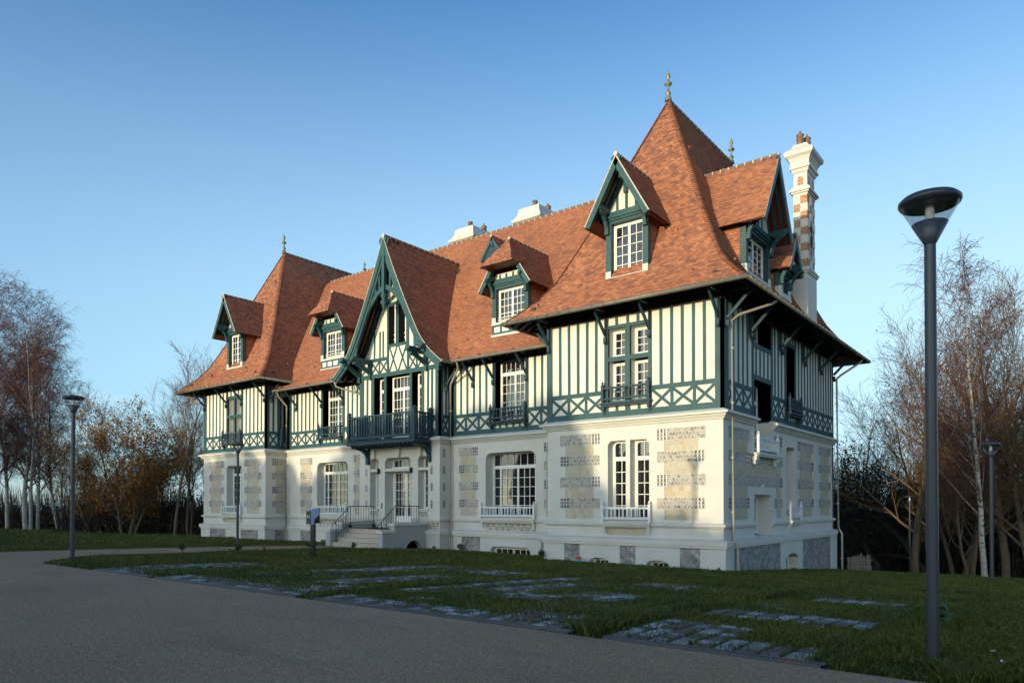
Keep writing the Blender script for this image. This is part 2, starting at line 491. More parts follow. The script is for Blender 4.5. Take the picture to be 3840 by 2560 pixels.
def gridwall(F, u0, u1, z0, z1, rects, wallmats, thick=0.0):
    """a wall face cut into cells; rect = (u0,u1,z0,z1,kind,depth) with later rects on top; kind None = opening"""
    us = sorted({round(x, 4) for x in [u0, u1] + [min(max(r[i], u0), u1) for r in rects for i in (0, 1)]})
    zs = sorted({round(x, 4) for x in [z0, z1] + [min(max(r[i], z0), z1) for r in rects for i in (2, 3)]})
    cell = {}
    for i in range(len(us) - 1):
        for j in range(len(zs) - 1):
            cu = (us[i] + us[i + 1]) / 2; cz = (zs[j] + zs[j + 1]) / 2
            k = (0, 0.0)
            for r in rects:
                if r[0] < cu < r[1] and r[2] < cz < r[3]: k = (r[4], r[5])
            cell[i, j] = k
    mb = MB()
    for (i, j), (k, d) in cell.items():
        a, b, c, e = us[i], us[i + 1], zs[j], zs[j + 1]
        if k is not None:
            mb.face([F.p(a, d, c), F.p(b, d, c), F.p(b, d, e), F.p(a, d, e)], k)
        for di, dj in ((1, 0), (0, 1)):
            nb = cell.get((i + di, j + dj))
            if nb is None or abs(nb[1] - d) < 1e-6: continue
            sm = k if d > nb[1] else nb[0]
            if sm is None: sm = 0
            if di: q = [F.p(b, d, c), F.p(b, nb[1], c), F.p(b, nb[1], e), F.p(b, d, e)]
            else: q = [F.p(a, d, e), F.p(b, d, e), F.p(b, nb[1], e), F.p(a, nb[1], e)]
            # the reveal shows plain stone
            mb.face(q, 0)
    return mb

def fillet(F, mb, u, z, r, su, depth, mat=0, n=6):
    """rounds the upper corner of an opening; su = +1 when the opening lies towards +u"""
    pts = [(u, z)]
    for i in range(n + 1):
        a = math.pi / 2 * i / n
        pts.append((u + su * (r - r * math.cos(a)), z - r + r * math.sin(a)))
    F.poly(mb, pts, 0.0, -depth, mat)

def sweep(path, prof, mb, mat=0, closed=False):
    """moulding profile (d,z) along a plan polyline whose outside is on its left"""
    n = len(path); rows = []
    for i, (x, y) in enumerate(path):
        dirs = []
        if i > 0: dirs.append((x - path[i - 1][0], y - path[i - 1][1]))
        if i < n - 1: dirs.append((path[i + 1][0] - x, path[i + 1][1] - y))
        ns = []
        for dx, dy in dirs:
            L = math.hypot(dx, dy); ns.append((-dy / L, dx / L))
        if len(ns) == 1: nx, ny = ns[0]
        else:
            sx, sy = ns[0][0] + ns[1][0], ns[0][1] + ns[1][1]
            k = 1 + ns[0][0] * ns[1][0] + ns[0][1] * ns[1][1]
            nx, ny = sx / k, sy / k
        rows.append([(x + nx * d, y + ny * d, z) for d, z in prof])
    for i in range(n - 1):
        for j in range(len(prof) - 1):
            mb.face([rows[i][j], rows[i + 1][j], rows[i + 1][j + 1], rows[i][j + 1]], mat)
    mb.face(rows[0], mat); mb.face(rows[-1][::-1], mat)
# ------------------------------------------------------------------ ground shape
def gz(X, Y):
    t = max(0.0, Y + 16.2)
    if X > -8: g = 0.95 if X > 0 else 0.86 + 0.09 * (X + 8) / 8
    elif X > -15: g = 0.73 + 0.13 * (X + 15) / 7
    else: g = 0.71 if X < -20 else 0.71 + 0.02 * (X + 20) / 5
    t = min(t, 55.0)
    z = -(0.04 * t + 0.00068 * t * t) * g
    if X < -70: z -= min((-70 - X) * 0.22, 75.0)
    if Y > 60: z -= min((Y - 60) * 0.1, 40.0)
    return z

# ------------------------------------------------------------------ the mansion
house = empty("mansion", (-18.7, 7.5, -0.6))
house["world_coords"] = True
tag(house, "half-timbered mansion with red tile roofs, white stone ground floor and teal timbers", "mansion")
def part(mb, name, mats, parent=None, label=None):
    o = mb.build(name, mats, parent or house)
    # children of a part: keep mesh in world coordinates
    if parent is not None and parent is not house:
        o.location = (0, 0, 0)
    if label: o["label"] = label
    return o

WM = ['stone', 'lime', 'flint', 'dark', 'rubble', 'brick']
ST, LI, FL, DK, RU, BR = 0, 1, 2, 3, 4, 5
ZB5 = 5.16
ROWS = [(4.105, 4.55, 1), (3.66, 4.105, 0), (3.25, 3.66, 1), (2.78, 3.25, 0), (2.34, 2.78, 1), (1.89, 2.34, 0), (1.47, 1.89, 1), (1.05, 1.47, 0)]
def panels(w0, w1, n0, n1, first='R', dep=-0.025):
    """one column of toothed panels: wide flint rows and narrow limestone rows"""
    out = []; side = first
    for z0, z1, wide in ROWS:
        if wide:
            out.append((w0, w1, z0, z1, FL, dep))
            if side in 'RL':
                dw = min(0.42, (w1 - w0) * 0.45)
                out.append((w1 - dw, w1, z0, z1, DK, dep) if side == 'R' else (w0, w0 + dw, z0, z1, DK, dep))
                side = 'L' if side == 'R' else 'R'
        else:
            out.append((n0, n1, z0, z1, LI, dep))
    return out

FR = Frame('Y', 0.0); FW = Frame('Y', 2.1); FB = Frame('Y', 1.35); FL_ = Frame('Y', 0.6)
FS = Frame('X', 0.0); FBR = Frame('X', -15.55); FLR = Frame('X', -30.0)
ZLO = -2.6

def stone(F, u0, u1, rects, fillets=(), name="stone_wall", label=None):
    mb = gridwall(F, u0, u1, -0.05, ZB5, rects, WM)
    for u, z, r, su, dep in fillets: fillet(F, mb, u, z, r, su, dep)
    return part(mb, name, WM, None, label)
def plinth(F, u0, u1, rects, fillets=(), label=None):
    F2 = Frame(F.a, F.o - 0.12 if F.a == 'Y' else F.o + 0.12)
    mb = gridwall(F2, u0, u1, ZLO, 0.05, rects, WM)
    for u, z, r, su, dep in fillets: fillet(F2, mb, u, z, r, su, dep)
    return part(mb, "plinth_wall", WM)

# --- ground floor walls
OD = -0.62
sw_tr = stone(FR, -7.81, 0.0, panels(-7.16, -5.21, -6.89, -5.5, 'R') + panels(-2.63, -0.67, -2.33, -0.96, 'L') +
      [(-4.83, -4.01, 1.05, 4.2, None, -0.42), (-3.82, -2.98, 1.05, 4.2, None, -0.42), (-4.86, -3.01, 0.41, 0.72, LI, -0.03)],
      [(-4.83, 4.2, 0.22, 1, 0.42), (-2.98, 4.2, 0.22, -1, 0.42)])
sw_side = stone(FS, 0.0, 15.12,
      panels(0.5, 2.74, 0.9, 2.52, 'N') + panels(8.91, 11.63, 9.17, 11.32, 'L') + panels(12.36, 14.7, 12.63, 14.36, 'R') +
      [(5.63, 6.78, 4.105, 4.55, FL, -.025), (6.35, 6.78, 4.105, 4.55, DK, -.025), (5.63, 6.53, 3.66, 4.105, LI, -.025),
       (0.5, 6.8, 3.25, 3.66, FL, -.025), (0.9, 6.54, 2.78, 3.25, LI, -.025), (0.5, 6.8, 2.34, 2.78, FL, -.025), (6.4, 6.8, 2.34, 2.78, DK, -.025),
       (2.32, 2.74, 3.25, 3.66, DK, -.025), (0.5, 0.9, 1.47, 1.89, DK, -.025), (2.32, 2.74, 1.47, 1.89, DK, -.025),
       (5.86, 6.6, 1.89, 2.34, LI, -.025), (5.63, 6.8, 1.47, 1.89, FL, -.025), (5.63, 6.0, 1.47, 1.89, DK, -.025), (5.9, 6.58, 1.05, 1.47, LI, -.025),
       (4.05, 4.45, 2.34, 2.45, ST, 0.0), (2.52, 2.8, 3.66, 4.105, ST, 0.0),
       (3.24, 5.31, 3.66, 5.16, None, -0.6), (3.22, 5.22, 0.37, 2.04, None, -0.6), (7.24, 8.48, 1.05, 4.2, None, -0.55)],
      [(7.24, 4.2, 0.22, 1, 0.55), (8.48, 4.2, 0.22, -1, 0.55)])
sw_wr = stone(FW, -15.55, -7.81, panels(-14.91, -13.61, -14.78, -13.74, 'R') + panels(-9.51, -8.2, -9.37, -8.34, 'L') +
      [(-13.1, -10.0, 1.05, 4.2, None, OD), (-13.08, -10.0, 0.38, 0.70, LI, -.03)] +
      [(-13.08 + 0.385 * i + (0.19 if r else 0.0), -13.08 + 0.385 * i + 0.17 + (0.19 if r else 0.0), 0.38 + (0 if r else .165), 0.53 + (0 if r else .17), DK, -.028) for i in range(8) for r in (0, 1)],
      [(-13.1, 4.2, 0.34, 1, -OD), (-10.0, 4.2, 0.34, -1, -OD)])
sw_wl = stone(FW, -30.0, -21.81, panels(-28.49, -27.23, -28.37, -27.36, 'R') + panels(-23.29, -22.74, -23.16, -22.73, 'L') +
      [(-26.76, -23.8, 1.05, 4.2, None, OD), (-26.74, -23.85, 0.38, 0.70, LI, -.03)] +
      [(-26.74 + 0.385 * i + (0.19 if r else 0.0), -26.74 + 0.385 * i + 0.17 + (0.19 if r else 0.0), 0.38 + (0 if r else .165), 0.53 + (0 if r else .17), DK, -.028) for i in range(7) for r in (0, 1)],
      [(-26.76, 4.2, 0.34, 1, -OD), (-23.8, 4.2, 0.34, -1, -OD)])
sq = []
for z0, z1 in ((4.06, 4.5), (3.2, 3.62), (2.33, 2.74), (1.43, 1.86)):
    if z0 < 4: sq += [(-21.33, -21.17, z0, z1, DK, -.02), (-16.21, -16.03, z0, z1, DK, -.02)]
ck = []
for a0 in (-20.95, -17.1):
    ck += [(a0, a0 + 0.7, 0.98, 1.26, LI, -.02), (a0 + .04, a0 + .2, 1.13, 1.26, DK, -.022), (a0 + .38, a0 + .54, 1.13, 1.26, DK, -.022), (a0 + .2, a0 + .37, .99, 1.12, DK, -.022), (a0 + .54, a0 + .7, .99, 1.12, DK, -.022)]
ck += [(-16.43, -15.6, 0.37, 0.72, LI, -.02), (-16.15, -15.98, .53, .71, DK, -.022), (-15.78, -15.6, .53, .71, DK, -.022), (-16.33, -16.15, .38, .53, DK, -.022), (-15.96, -15.8, .38, .53, DK, -.022)]
sw_b = stone(FB, -21.81, -15.55, sq + ck + [(-20.95, -20.25, 1.3, 4.17, None, -0.45), (-19.72, -17.64, 0.36, 4.18, None, -0.6), (-17.13, -16.4, 1.3, 4.17, None, -0.45)],
      [(-20.95, 4.17, 0.2, 1, .45), (-20.25, 4.17, 0.2, -1, .45), (-19.72, 4.18, 0.3, 1, .6), (-17.64, 4.18, 0.3, -1, .6), (-17.13, 4.17, 0.2, 1, .45), (-16.4, 4.17, 0.2, -1, .45)])
stone(FBR, 1.35, 2.1, [(1.58, 1.77, z0, z1, DK, -.02) for z0, z1 in ((4.06, 4.5), (3.2, 3.62), (2.33, 2.74), (1.43, 1.86))])
mb = gridwall(Frame('X', -21.81), 1.35, 2.1, ZLO, 8.7, [], WM); part(mb, "stone_wall", WM)
sw_tl = stone(FL_, -37.5, -30.0, panels(-36.77, -34.9, -36.51, -35.17, 'R') + panels(-32.4, -30.46, -32.14, -30.72, 'L') +
      [(-34.55, -32.75, 1.05, 4.2, None, -0.5), (-34.68, -32.67, 0.41, 0.74, LI, -.03)], [(-34.55, 4.2, .22, 1, .5), (-32.75, 4.2, .22, -1, .5)])
stone(FLR, 0.6, 2.1, [r for r in panels(1.06, 2.51, 1.33, 2.22, 'L')])
# rear and far walls close the volume
mb = MB(); mb.abox(-37.5, -37.3, 0.65, 15.0, ZLO, 9.5); mb.abox(-37.5, 0.0, 14.9, 15.1, ZLO, 9.5)
part(mb, "stone_wall", ['stone'])
mb = MB(); mb.abox(-7.8, -7.6, 0.02, 2.3, -0.5, 9.3); part(mb, "stone_wall", ['plaster'])

# --- plinth
plinth(FR, -7.93, 0.12, [(-6.88, -6.12, ZLO, 0.02, RU, -.03), (-4.22, -3.52, ZLO, 0.02, RU, -.03), (-1.65, -0.85, ZLO, 0.02, RU, -.03),
                         (-5.62, -4.75, -1.4, -0.5, None, -.4), (-3.03, -2.13, -1.4, -0.5, None, -.4)])
plinth(FS, -0.12, 15.3, [(0.72, 6.1, ZLO, 0.03, RU, -.03), (9.22, 14.1, ZLO, 0.03, RU, -.03), (6.75, 8.62, ZLO, -0.52, None, -.55)])
plinth(FW, -15.5, -7.8, [(-14.62, -13.36, ZLO, 0.01, RU, -.03), (-9.62, -8.0, ZLO, 0.01, RU, -.03), (-12.68, -10.24, -1.3, -0.42, None, -.45)], [(-12.68, -.42, .25, 1, .45), (-10.24, -.42, .25, -1, .45)])
plinth(FW, -30.0, -21.8, [(-28.3, -27.1, ZLO, 0.01, RU, -.03), (-26.2, -24.0, -1.2, -0.5, None, -.45)], [(-24.0, -.5, .2, -1, .45)])
plinth(FB, -21.93, -15.43, [])
plinth(FBR, 1.23, 2.1, [])
plinth(FL_, -37.62, -29.88, [(-36.44, -34.44, ZLO, 0.05, RU, -.03), (-32.62, -30.63, ZLO, 0.05, RU, -.03), (-33.96, -33.31, -0.9, -0.46, None, -.4)])
plinth(FLR, 0.48, 2.1, [(1.2, 1.95, ZLO, 0.04, RU, -.03)])
# segmental arches over the cellar openings
mb = MB()
def seg_arch(F2, u0, u1, zs, rise, depth):
    n = 10; pts = [(u0, zs + rise + .01)]
    for i in range(n + 1):
        t = i / n; pts.append((u0 + (u1 - u0) * t, zs + rise * (1 - (2 * t - 1) ** 2)))
    pts.append((u1, zs + rise + .01))
    for i in range(n):
        a = pts[1 + i]; b = pts[2 + i]
        mb.face([F2.p(a[0], 0, a[1]), F2.p(b[0], 0, b[1]), F2.p(b[0], 0, zs + rise + .012), F2.p(a[0], 0, zs + rise + .012)])
        mb.face([F2.p(a[0], 0, a[1]), F2.p(b[0], 0, b[1]), F2.p(b[0], -depth, b[1]), F2.p(a[0], -depth, a[1])])
for u0, u1 in ((-5.62, -4.75), (-3.03, -2.13)): seg_arch(Frame('Y', -0.121), u0, u1, -0.60, 0.10, .4)
seg_arch(Frame('X', 0.121), 6.75, 8.62, -0.74, 0.22, .55)
part(mb, "arch_stone", ['stone'])

# --- mouldings (outside on the left of the path)
P_ALL = [(0, 15.12), (0, 0), (-7.81, 0), (-7.81, 2.1), (-15.55, 2.1), (-15.55, 1.35), (-21.81, 1.35), (-21.81, 2.1), (-30.0, 2.1), (-30.0, 0.6), (-37.5, 0.6), (-37.5, 15.0)]
CORN = [(0, 5.17), (.27, 5.045), (.27, 4.965), (.175, 4.945), (.16, 4.90), (.10, 4.845), (.085, 4.81), (.06, 4.805), (.055, 4.775), (.03, 4.77), (0, 4.755)]
SILL = [(0, 0.946), (.12, 0.905), (.12, 0.825), (.07, 0.815), (.06, 0.775), (0, 0.745)]
PLIN = [(0, 0.351), (.22, 0.295), (.22, 0.125), (.185, 0.12), (.185, 0.025), (.12, 0.02)]
mb = MB()
sweep([(0, 15.12), (0, 5.36)], CORN, mb); sweep([(0, 3.19)] + P_ALL[1:], CORN, mb)
part(mb, "cornice", ['stone'])
mb = MB()
sweep([(0, 15.12), (0, 5.27)], SILL, mb); sweep([(0, 3.17)] + P_ALL[1:6] + [(-17.6, 1.35)], SILL, mb); sweep([(-19.76, 1.35)] + P_ALL[6:], SILL, mb)
part(mb, "sill_course", ['stone'])
mb = MB()
sweep(P_ALL[:6] + [(-16.4, 1.35)], PLIN, mb); sweep([(-20.8, 1.35)] + P_ALL[6:], PLIN, mb)
part(mb, "plinth_course", ['stone'])

# ------------------------------------------------------------------ windows
def window(F, u0, u1, z0, z1, dep, leaves, cols, rows, transom=None, tcols=None, name="window", arch=True, kick=0.0, mid=0.0, parent=None, fr=0.075):
    """white casement: frame + glazing bars; pane = sub-part. d = distance of the frame face behind the wall"""
    mb = MB(); d1 = -dep; d0 = -dep - 0.08
    F.box(mb, u0, u0 + fr, d0, d1, z0, z1); F.box(mb, u1 - fr, u1, d0, d1, z0, z1)
    F.box(mb, u0 + fr, u1 - fr, d0, d1 - .001, z1 - fr, z1); F.box(mb, u0 + fr, u1 - fr, d0, d1 - .001, z0, z0 + fr * 1.2)
    ztop = z1 - fr
    if transom:
        F.box(mb, u0 + fr, u1 - fr, d0, d1 + .012, transom - .055, transom + .055)
        n = tcols or cols * leaves
        w = (u1 - u0 - 2 * fr)
        for i in range(1, n):
            x = u0 + fr + w * i / n; F.box(mb, x - .014, x + .014, d0, d1 - .015, transom + .055, z1 - fr)
        F.box(mb, u0 + fr, u0 + fr + .04, d0, d1 - .006, transom + .055, z1 - fr); F.box(mb, u1 - fr - .04, u1 - fr, d0, d1 - .006, transom + .055, z1 - fr)
        ztop = transom - .055
    if arch:
        for u, s in ((u0 + fr + (.04 if transom else 0), 1), (u1 - fr - (.04 if transom else 0), -1)):
            pts = [(u, z1 - fr + .002)]
            r = .13
            for i in range(6):
                a = math.pi / 2 * i / 5; pts.append((u + s * (r - r * math.cos(a)), z1 - fr + .002 - r + r * math.sin(a)))
            F.poly(mb, pts, d1 - .004, d0)
    zb = z0 + fr * 1.2
    W = (u1 - u0 - 2 * fr) / leaves if not isinstance(leaves, list) else None
    edges = [(u0 + fr + W * i, u0 + fr + W * (i + 1)) for i in range(leaves)] if W else [(u0 + fr + (u1 - u0 - 2 * fr) * a, u0 + fr + (u1 - u0 - 2 * fr) * b) for a, b, _ in leaves]
    cl = [cols] * leaves if W else [c for _, _, c in leaves]
    for (a, b), nc in zip(edges, cl):
        s = .055
        F.box(mb, a + .004, a + s, d0, d1 - .008, zb, ztop); F.box(mb, b - s, b - .004, d0, d1 - .008, zb, ztop)
        F.box(mb, a + s, b - s, d0, d1 - .009, ztop - s, ztop); F.box(mb, a + s, b - s, d0, d1 - .009, zb, zb + s + kick)
        for i in range(1, nc):
            x = a + s + (b - a - 2 * s) * i / nc; F.box(mb, x - .014, x + .014, d0, d1 - .017, zb + s + kick, ztop - s)
        for j in range(1, rows):
            z = zb + s + kick + (ztop - s - zb - s - kick) * j / rows; F.box(mb, a + s, b - s, d0, d1 - .016, z - .014, z + .014)
        if mid: F.box(mb, a + s, b - s, d0, d1 - .012, mid - .05, mid + .05)
    q = lambda d: [F.p(u0 + .02, d, z0 + .02), F.p(u1 - .02, d, z0 + .02), F.p(u1 - .02, d, z1 - .02), F.p(u0 + .02, d, z1 - .02)]
    if parent is not None:      # already a sub-part: glass stays in its mesh
        mb.face(q(d0 + .03), 1); mb.face(q(d0 - .06), 2)
        return part(mb, name, ['white', 'glass', 'black'], parent)
    o = part(mb, name, ['white'], parent)
    g = MB(); g.face(q(d0 + .03)); g.face(q(d0 - .06), 1)
    part(g, "pane", ['glass', 'black'], o)
    return o

# ground floor
for a, b in ((-4.83, -4.01), (-3.82, -2.98)): window(FR, a, b, 1.0, 4.2, .40, 1, 2, 5, 3.52, 2)
window(FW, -13.1, -10.0, 1.0, 4.2, .56, [(0, .15, 1), (.15, .52, 3), (.52, .89, 3), (.89, 1, 1)], 3, 5, 3.53, 7)
window(FW, -26.76, -23.8, 1.0, 4.2, .52, [(0, .12, 1), (.12, .5, 3), (.5, .88, 3), (.88, 1, 1)], 3, 5, 3.6, 7)
window(FL_, -34.55, -32.75, 1.0, 4.2, .46, 2, 2, 5, 3.65, 4)
window(FB, -20.95, -20.25, 1.36, 4.17, .43, 1, 1, 5, 3.5, 1)
window(FB, -17.13, -16.4, 1.36, 4.17, .43, 1, 1, 5, 3.5, 1)
window(FS, 7.24, 8.48, 1.0, 4.2, .52, 1, 2, 5, 3.5, 2)
window(FS, 3.22, 5.22, 0.42, 2.04, .58, 2, 2, 4, None)
window(FS, 3.24, 5.31, 3.66, 6.66, .58, 2, 2, 4, 5.95, 4)
for a, b in ((-5.62, -4.75), (-3.03, -2.13)): window(Frame('Y', -0.12), a, b, -1.2, -.5, .28, 1, 3, 1, arch=False)
window(Frame('Y', 1.98), -12.68, -10.24, -1.2, -.42, .3, 2, 3, 1)
window(Frame('Y', 1.98), -26.2, -24.0, -1.1, -.5, .3, 2, 3, 1)
window(Frame('X', 0.12), 6.75, 8.62, -2.0, -.5, .45, 2, 2, 2)
# entrance: transom light and double door
window(FB, -19.72, -17.64, 3.56, 4.18, .56, 1, 5, 1, name="transom_window")
dm = MB(); D = -.60
FB.box(dm, -19.72, -19.62, D - .1, D, .38, 3.56); FB.box(dm, -17.74, -17.64, D - .1, D, .38, 3.56); FB.box(dm, -19.62, -17.74, D - .1, D - .001, 3.44, 3.56)
for a, b, n in ((-19.62, -18.68, 3), (-18.67, -17.74, 3)):
    FB.box(dm, a, a + .11, D - .09, D - .01, .38, 3.44); FB.box(dm, b - .11, b, D - .09, D - .01, .38, 3.44)
    FB.box(dm, a + .11, b - .11, D - .09, D - .011, 3.34, 3.44); FB.box(dm, a + .11, b - .11, D - .09, D - .011, .38, 1.02)
    FB.box(dm, a + .16, b - .16, D - .02, D + .004, .46, .92)
    for i in (1, 2):
        x = a + .11 + (b - a - .22) * i / 3; FB.box(dm, x - .013, x + .013, D - .09, D - .018, 1.02, 3.34)
    for j in range(1, 5):
        z = 1.02 + 2.32 * j / 5; FB.box(dm, a + .11, b - .11, D - .09, D - .017, z - .013, z + .013)
door = part(dm, "door", ['white'])
g = MB(); g.face([FB.p(-19.7, D - .05, .4), FB.p(-17.66, D - .05, .4), FB.p(-17.66, D - .05, 3.5), FB.p(-19.7, D - .05, 3.5)]); part(g, "pane", ['glass'], door)
g = MB(); g.tube([FB.p(-18.74, D + .07, 1.25), FB.p(-18.74, D + .07, 2.35)], .02); g.tube([FB.p(-18.74, D, 1.35), FB.p(-18.74, D + .07, 1.35)], .012); g.tube([FB.p(-18.74, D, 2.25), FB.p(-18.74, D + .07, 2.25)], .012)
part(g, "handle", ['zinc'], door)
# lintel bars across the door and the two niches, niche sills, keystones
mb = MB()
for a, b, dd in ((-20.95, -20.25, .1), (-17.13, -16.4, .1), (-19.72, -17.64, .22)):
    FB.box(mb, a + .002, b - .002, -dd - .2, -.02, 3.44, 3.6)
for a, b in ((-21.02, -20.18), (-17.2, -16.33)):
    FB.box(mb, a, b, -.4, .07, 1.34, 1.42); FB.box(mb, a + .05, b - .05, -.4, .05, 1.27, 1.34)
for u, w in ((-20.55, .28), (-18.62, .42), (-16.9, .28)):
    FB.poly(mb, [(u - w / 2, 4.74), (u + w / 2, 4.74), (u + w * .36, 4.16), (u - w * .36, 4.16)], 0.0, .16); FB.box(mb, u - w * .3, u + w * .3, .16, .2, 4.62, 4.74)
part(mb, "lintel", ['stone'])
for u in (-20.15, -17.6):
    mb = MB(); FB.box(mb, u - .05, u + .05, 0.0, .05, 3.32, 3.6); mb.lathe([(.055, -.15), (.055, .15)], FB.p(u, .11, 3.47), 10); part(mb, "wall_lamp", ['iron'])
mb = MB(); FB.box(mb, -20.0, -19.9, 0, .012, 1.42, 1.72); part(mb, "intercom_plate", ['pole'])

# ------------------------------------------------------------------ timber floor
TM = ['plaster', 'teal']
def plaster(F, u0, u1, z1, rects, z0=ZB5, dep=-.03, label=None):
    F2 = Frame(F.a, F.o - dep if F.a == 'Y' else F.o + dep)
    return part(gridwall(F2, u0, u1, z0, z1, rects, None), "plaster_wall", ['plaster'], None, label)
def xpan(F, mb, a, b, z0=5.41, z1=6.09, w=.115, d=.0):
    F.bar(mb, (a, z0), (b, z1), w, -.05, d - .006); F.bar(mb, (a, z1), (b, z0), w, -.05, d - .010)
def studs(F, mb, us, z0, z1, w=.125, d=0.0):
    for u in us:
        j = random.uniform(-.012, .012)
        F.bar(mb, (u + j, z0), (u + random.uniform(-.015, .015), z1), w, -.05, d - .004)
def rails(F, mb, a, b, z0=6.09, z1=6.27, bot=True, d=0.0):
    F.box(mb, a, b, -.05, d + .002, z0, z1)
    if bot: F.box(mb, a, b, -.05, d + .003, ZB5 - .01, 5.41)
def posts(F, mb, lst, z0=ZB5 - .01, z1=9.3, d=.02):
    for a, b in lst: F.box(mb, a, b, -.1, d, z0, z1)
ZT = 9.36
# right tower, front
plaster(FR, -7.80, -0.03, ZT, [(-4.8, -4.03, 5.6, 8.73, None, -.42), (-3.81, -3.0, 5.6, 8.73, None, -.42)])
mb = MB()
posts(FR, mb, [(-7.84, -7.57), (-0.30, 0.02), (-4.98, -4.80), (-3.0, -2.86)]); posts(FR, mb, [(-4.03, -3.81)], 5.4, 8.73, .015)
FR.box(mb, -4.8, -3.0, -.1, .012, 8.73, 8.87); FR.box(mb, -4.8, -3.0, -.1, .01, 7.41, 7.59)
studs(FR, mb, [-7.16, -6.71, -6.26, -5.81, -5.37], 6.27, ZT); studs(FR, mb, [-2.46, -2.03, -1.58, -1.15, -.71], 6.27, ZT)
studs(FR, mb, [-4.42, -3.92, -3.45], 8.87, ZT); studs(FR, mb, [-4.41, -3.92, -3.42], 5.41, 5.70)
rails(FR, mb, -7.57, -4.98); rails(FR, mb, -2.86, -.30); rails(FR, mb, -4.98, -2.86, 5.64, 5.72)
FR.box(mb, -7.57, -.30, -.05, .03, 9.2, 9.36)
for a, b in ((-7.57, -6.74), (-6.70, -5.87), (-5.84, -5.0), (-2.84, -2.03), (-2.0, -1.13), (-1.1, -.3)): xpan(FR, mb, a, b)
studs(FR, mb, [-6.72, -5.86, -2.02, -1.11], 5.41, 6.09, .12, .008)
part(mb, "timber_frame", ['teal'])
for a, b in ((-4.8, -4.03), (-3.81, -3.0)):
    window(FR, a, b, 7.59, 8.73, .40, 1, 2, 3); window(FR, a, b, 5.75, 7.41, .40, 1, 2, 4, arch=False)
# right tower, side
plaster(FS, 0.03, 15.1, ZT, [(3.16, 5.3, 5.1, 6.68, None, -.6), (3.16, 5.3, 8.1, ZT, None, -.6), (7.27, 8.56, 5.7, 8.70, None, -.6)])
mb = MB()
posts(FS, mb, [(-.02, .5), (3.02, 3.16), (5.3, 5.46), (7.12, 7.27), (8.56, 8.70), (14.98, 15.14)])
studs(FS, mb, [1.07, 1.58, 2.06, 2.53], 6.27, ZT, .14); studs(FS, mb, [5.82, 6.26, 6.7], 6.27, ZT, .14)
studs(FS, mb, [9.18 + .465 * i for i in range(13)], 6.27, ZT, .14); studs(FS, mb, [3.53, 3.99, 4.45, 4.92], 6.86, 8.0, .14); studs(FS, mb, [7.6, 7.92, 8.25], 8.88, ZT, .11)
studs(FS, mb, [7.6, 7.95, 8.3], 5.41, 5.72, .11)
FS.box(mb, 3.16, 5.3, -.1, .012, 7.95, 8.12); FS.box(mb, 3.16, 5.3, -.1, .012, 6.66, 6.86); FS.box(mb, 7.27, 8.56, -.1, .012, 8.70, 8.88)
rails(FS, mb, .5, 3.02); rails(FS, mb, 5.46, 7.12); rails(FS, mb, 8.7, 14.98); FS.box(mb, .5, 14.98, -.05, .03, 9.2, 9.36)
FS.box(mb, 7.12, 8.7, -.05, .003, ZB5, 5.41)
xs = [.5, 1.18, 2.08, 3.02]; xs2 = [5.46, 6.28, 7.12]; xs3 = [8.7, 9.61, 10.51, 11.39, 12.29, 13.22, 14.15, 14.98]
for q in (xs, xs2, xs3):
    for a, b in zip(q, q[1:]): xpan(FS, mb, a + .02, b - .02)
    studs(FS, mb, q[1:-1], 5.41, 6.09, .12, .008)
part(mb, "timber_frame", ['teal'])
mb = MB()
for a, b, c, e in ((3.16, 5.3, 5.1, 6.68), (3.16, 5.3, 8.1, ZT), (7.27, 8.56, 5.7, 8.70)):
    FS.box(mb, a - .04, a, -.6, -.1, c, e); FS.box(mb, b, b + .04, -.6, -.1, c, e); FS.box(mb, a, b, -.6, -.1, e, e + .04)
    FS.box(mb, a, b, -.66, -.62, c, e)
part(mb, "window_reveal", ['navy'])
window(FS, 3.16, 5.3, 8.12, 9.34, .56, 2, 2, 3); window(FS, 7.27, 8.56, 5.75, 8.70, .56, 2, 2, 5)
# wings
def wing(u0, u1, win, st_l, st_r, xl, xr, sb):
    plaster(FW, u0, u1, 8.95, [(win[0], win[1], 5.62, 8.75, None, -.6)])
    mb = MB()
    posts(FW, mb, [(win[0] - .17, win[0]), (win[1], win[1] + .17)], z1=8.9); FW.box(mb, win[0], win[1], -.1, .012, 8.72, 8.85)
    studs(FW, mb, st_l + st_r, 6.27, 8.9); studs(FW, mb, sb, 5.41, 5.70)
    rails(FW, mb, u0, win[0] - .17); rails(FW, mb, win[1] + .17, u1); rails(FW, mb, win[0] - .17, win[1] + .17, 5.64, 5.72)
    FW.box(mb, u0, u1, -.05, .03, 8.8, 8.95)
    for q in (xl, xr):
        for a, b in zip(q, q[1:]): xpan(FW, mb, a + .03, b - .03)
        studs(FW, mb, q[1:-1], 5.41, 6.09, .12, .008)
    posts(FW, mb, [(u0, u0 + .14)], z1=8.9)
    part(mb, "timber_frame", ['teal'])
    mb = MB()
    FW.box(mb, win[0] - .04, win[0], -.6, -.1, 5.62, 8.75); FW.box(mb, win[1], win[1] + .04, -.6, -.1, 5.62, 8.75); FW.box(mb, win[0], win[1], -.6, -.1, 8.75, 8.79)
    part(mb, "window_reveal", ['navy'])
    window(FW, win[0], win[1], 5.7, 8.75, .42, 2, 3, 5, 8.12, 6)
wing(-15.25, -7.84, (-12.48, -10.6), [-14.78, -14.34, -13.89, -13.48, -13.06], [-10.04, -9.62, -9.2, -8.8, -8.4], [-15.25, -14.42, -13.57, -12.7], [-10.43, -9.68, -8.8, -7.9], [-12.18, -11.77, -11.36, -10.96])
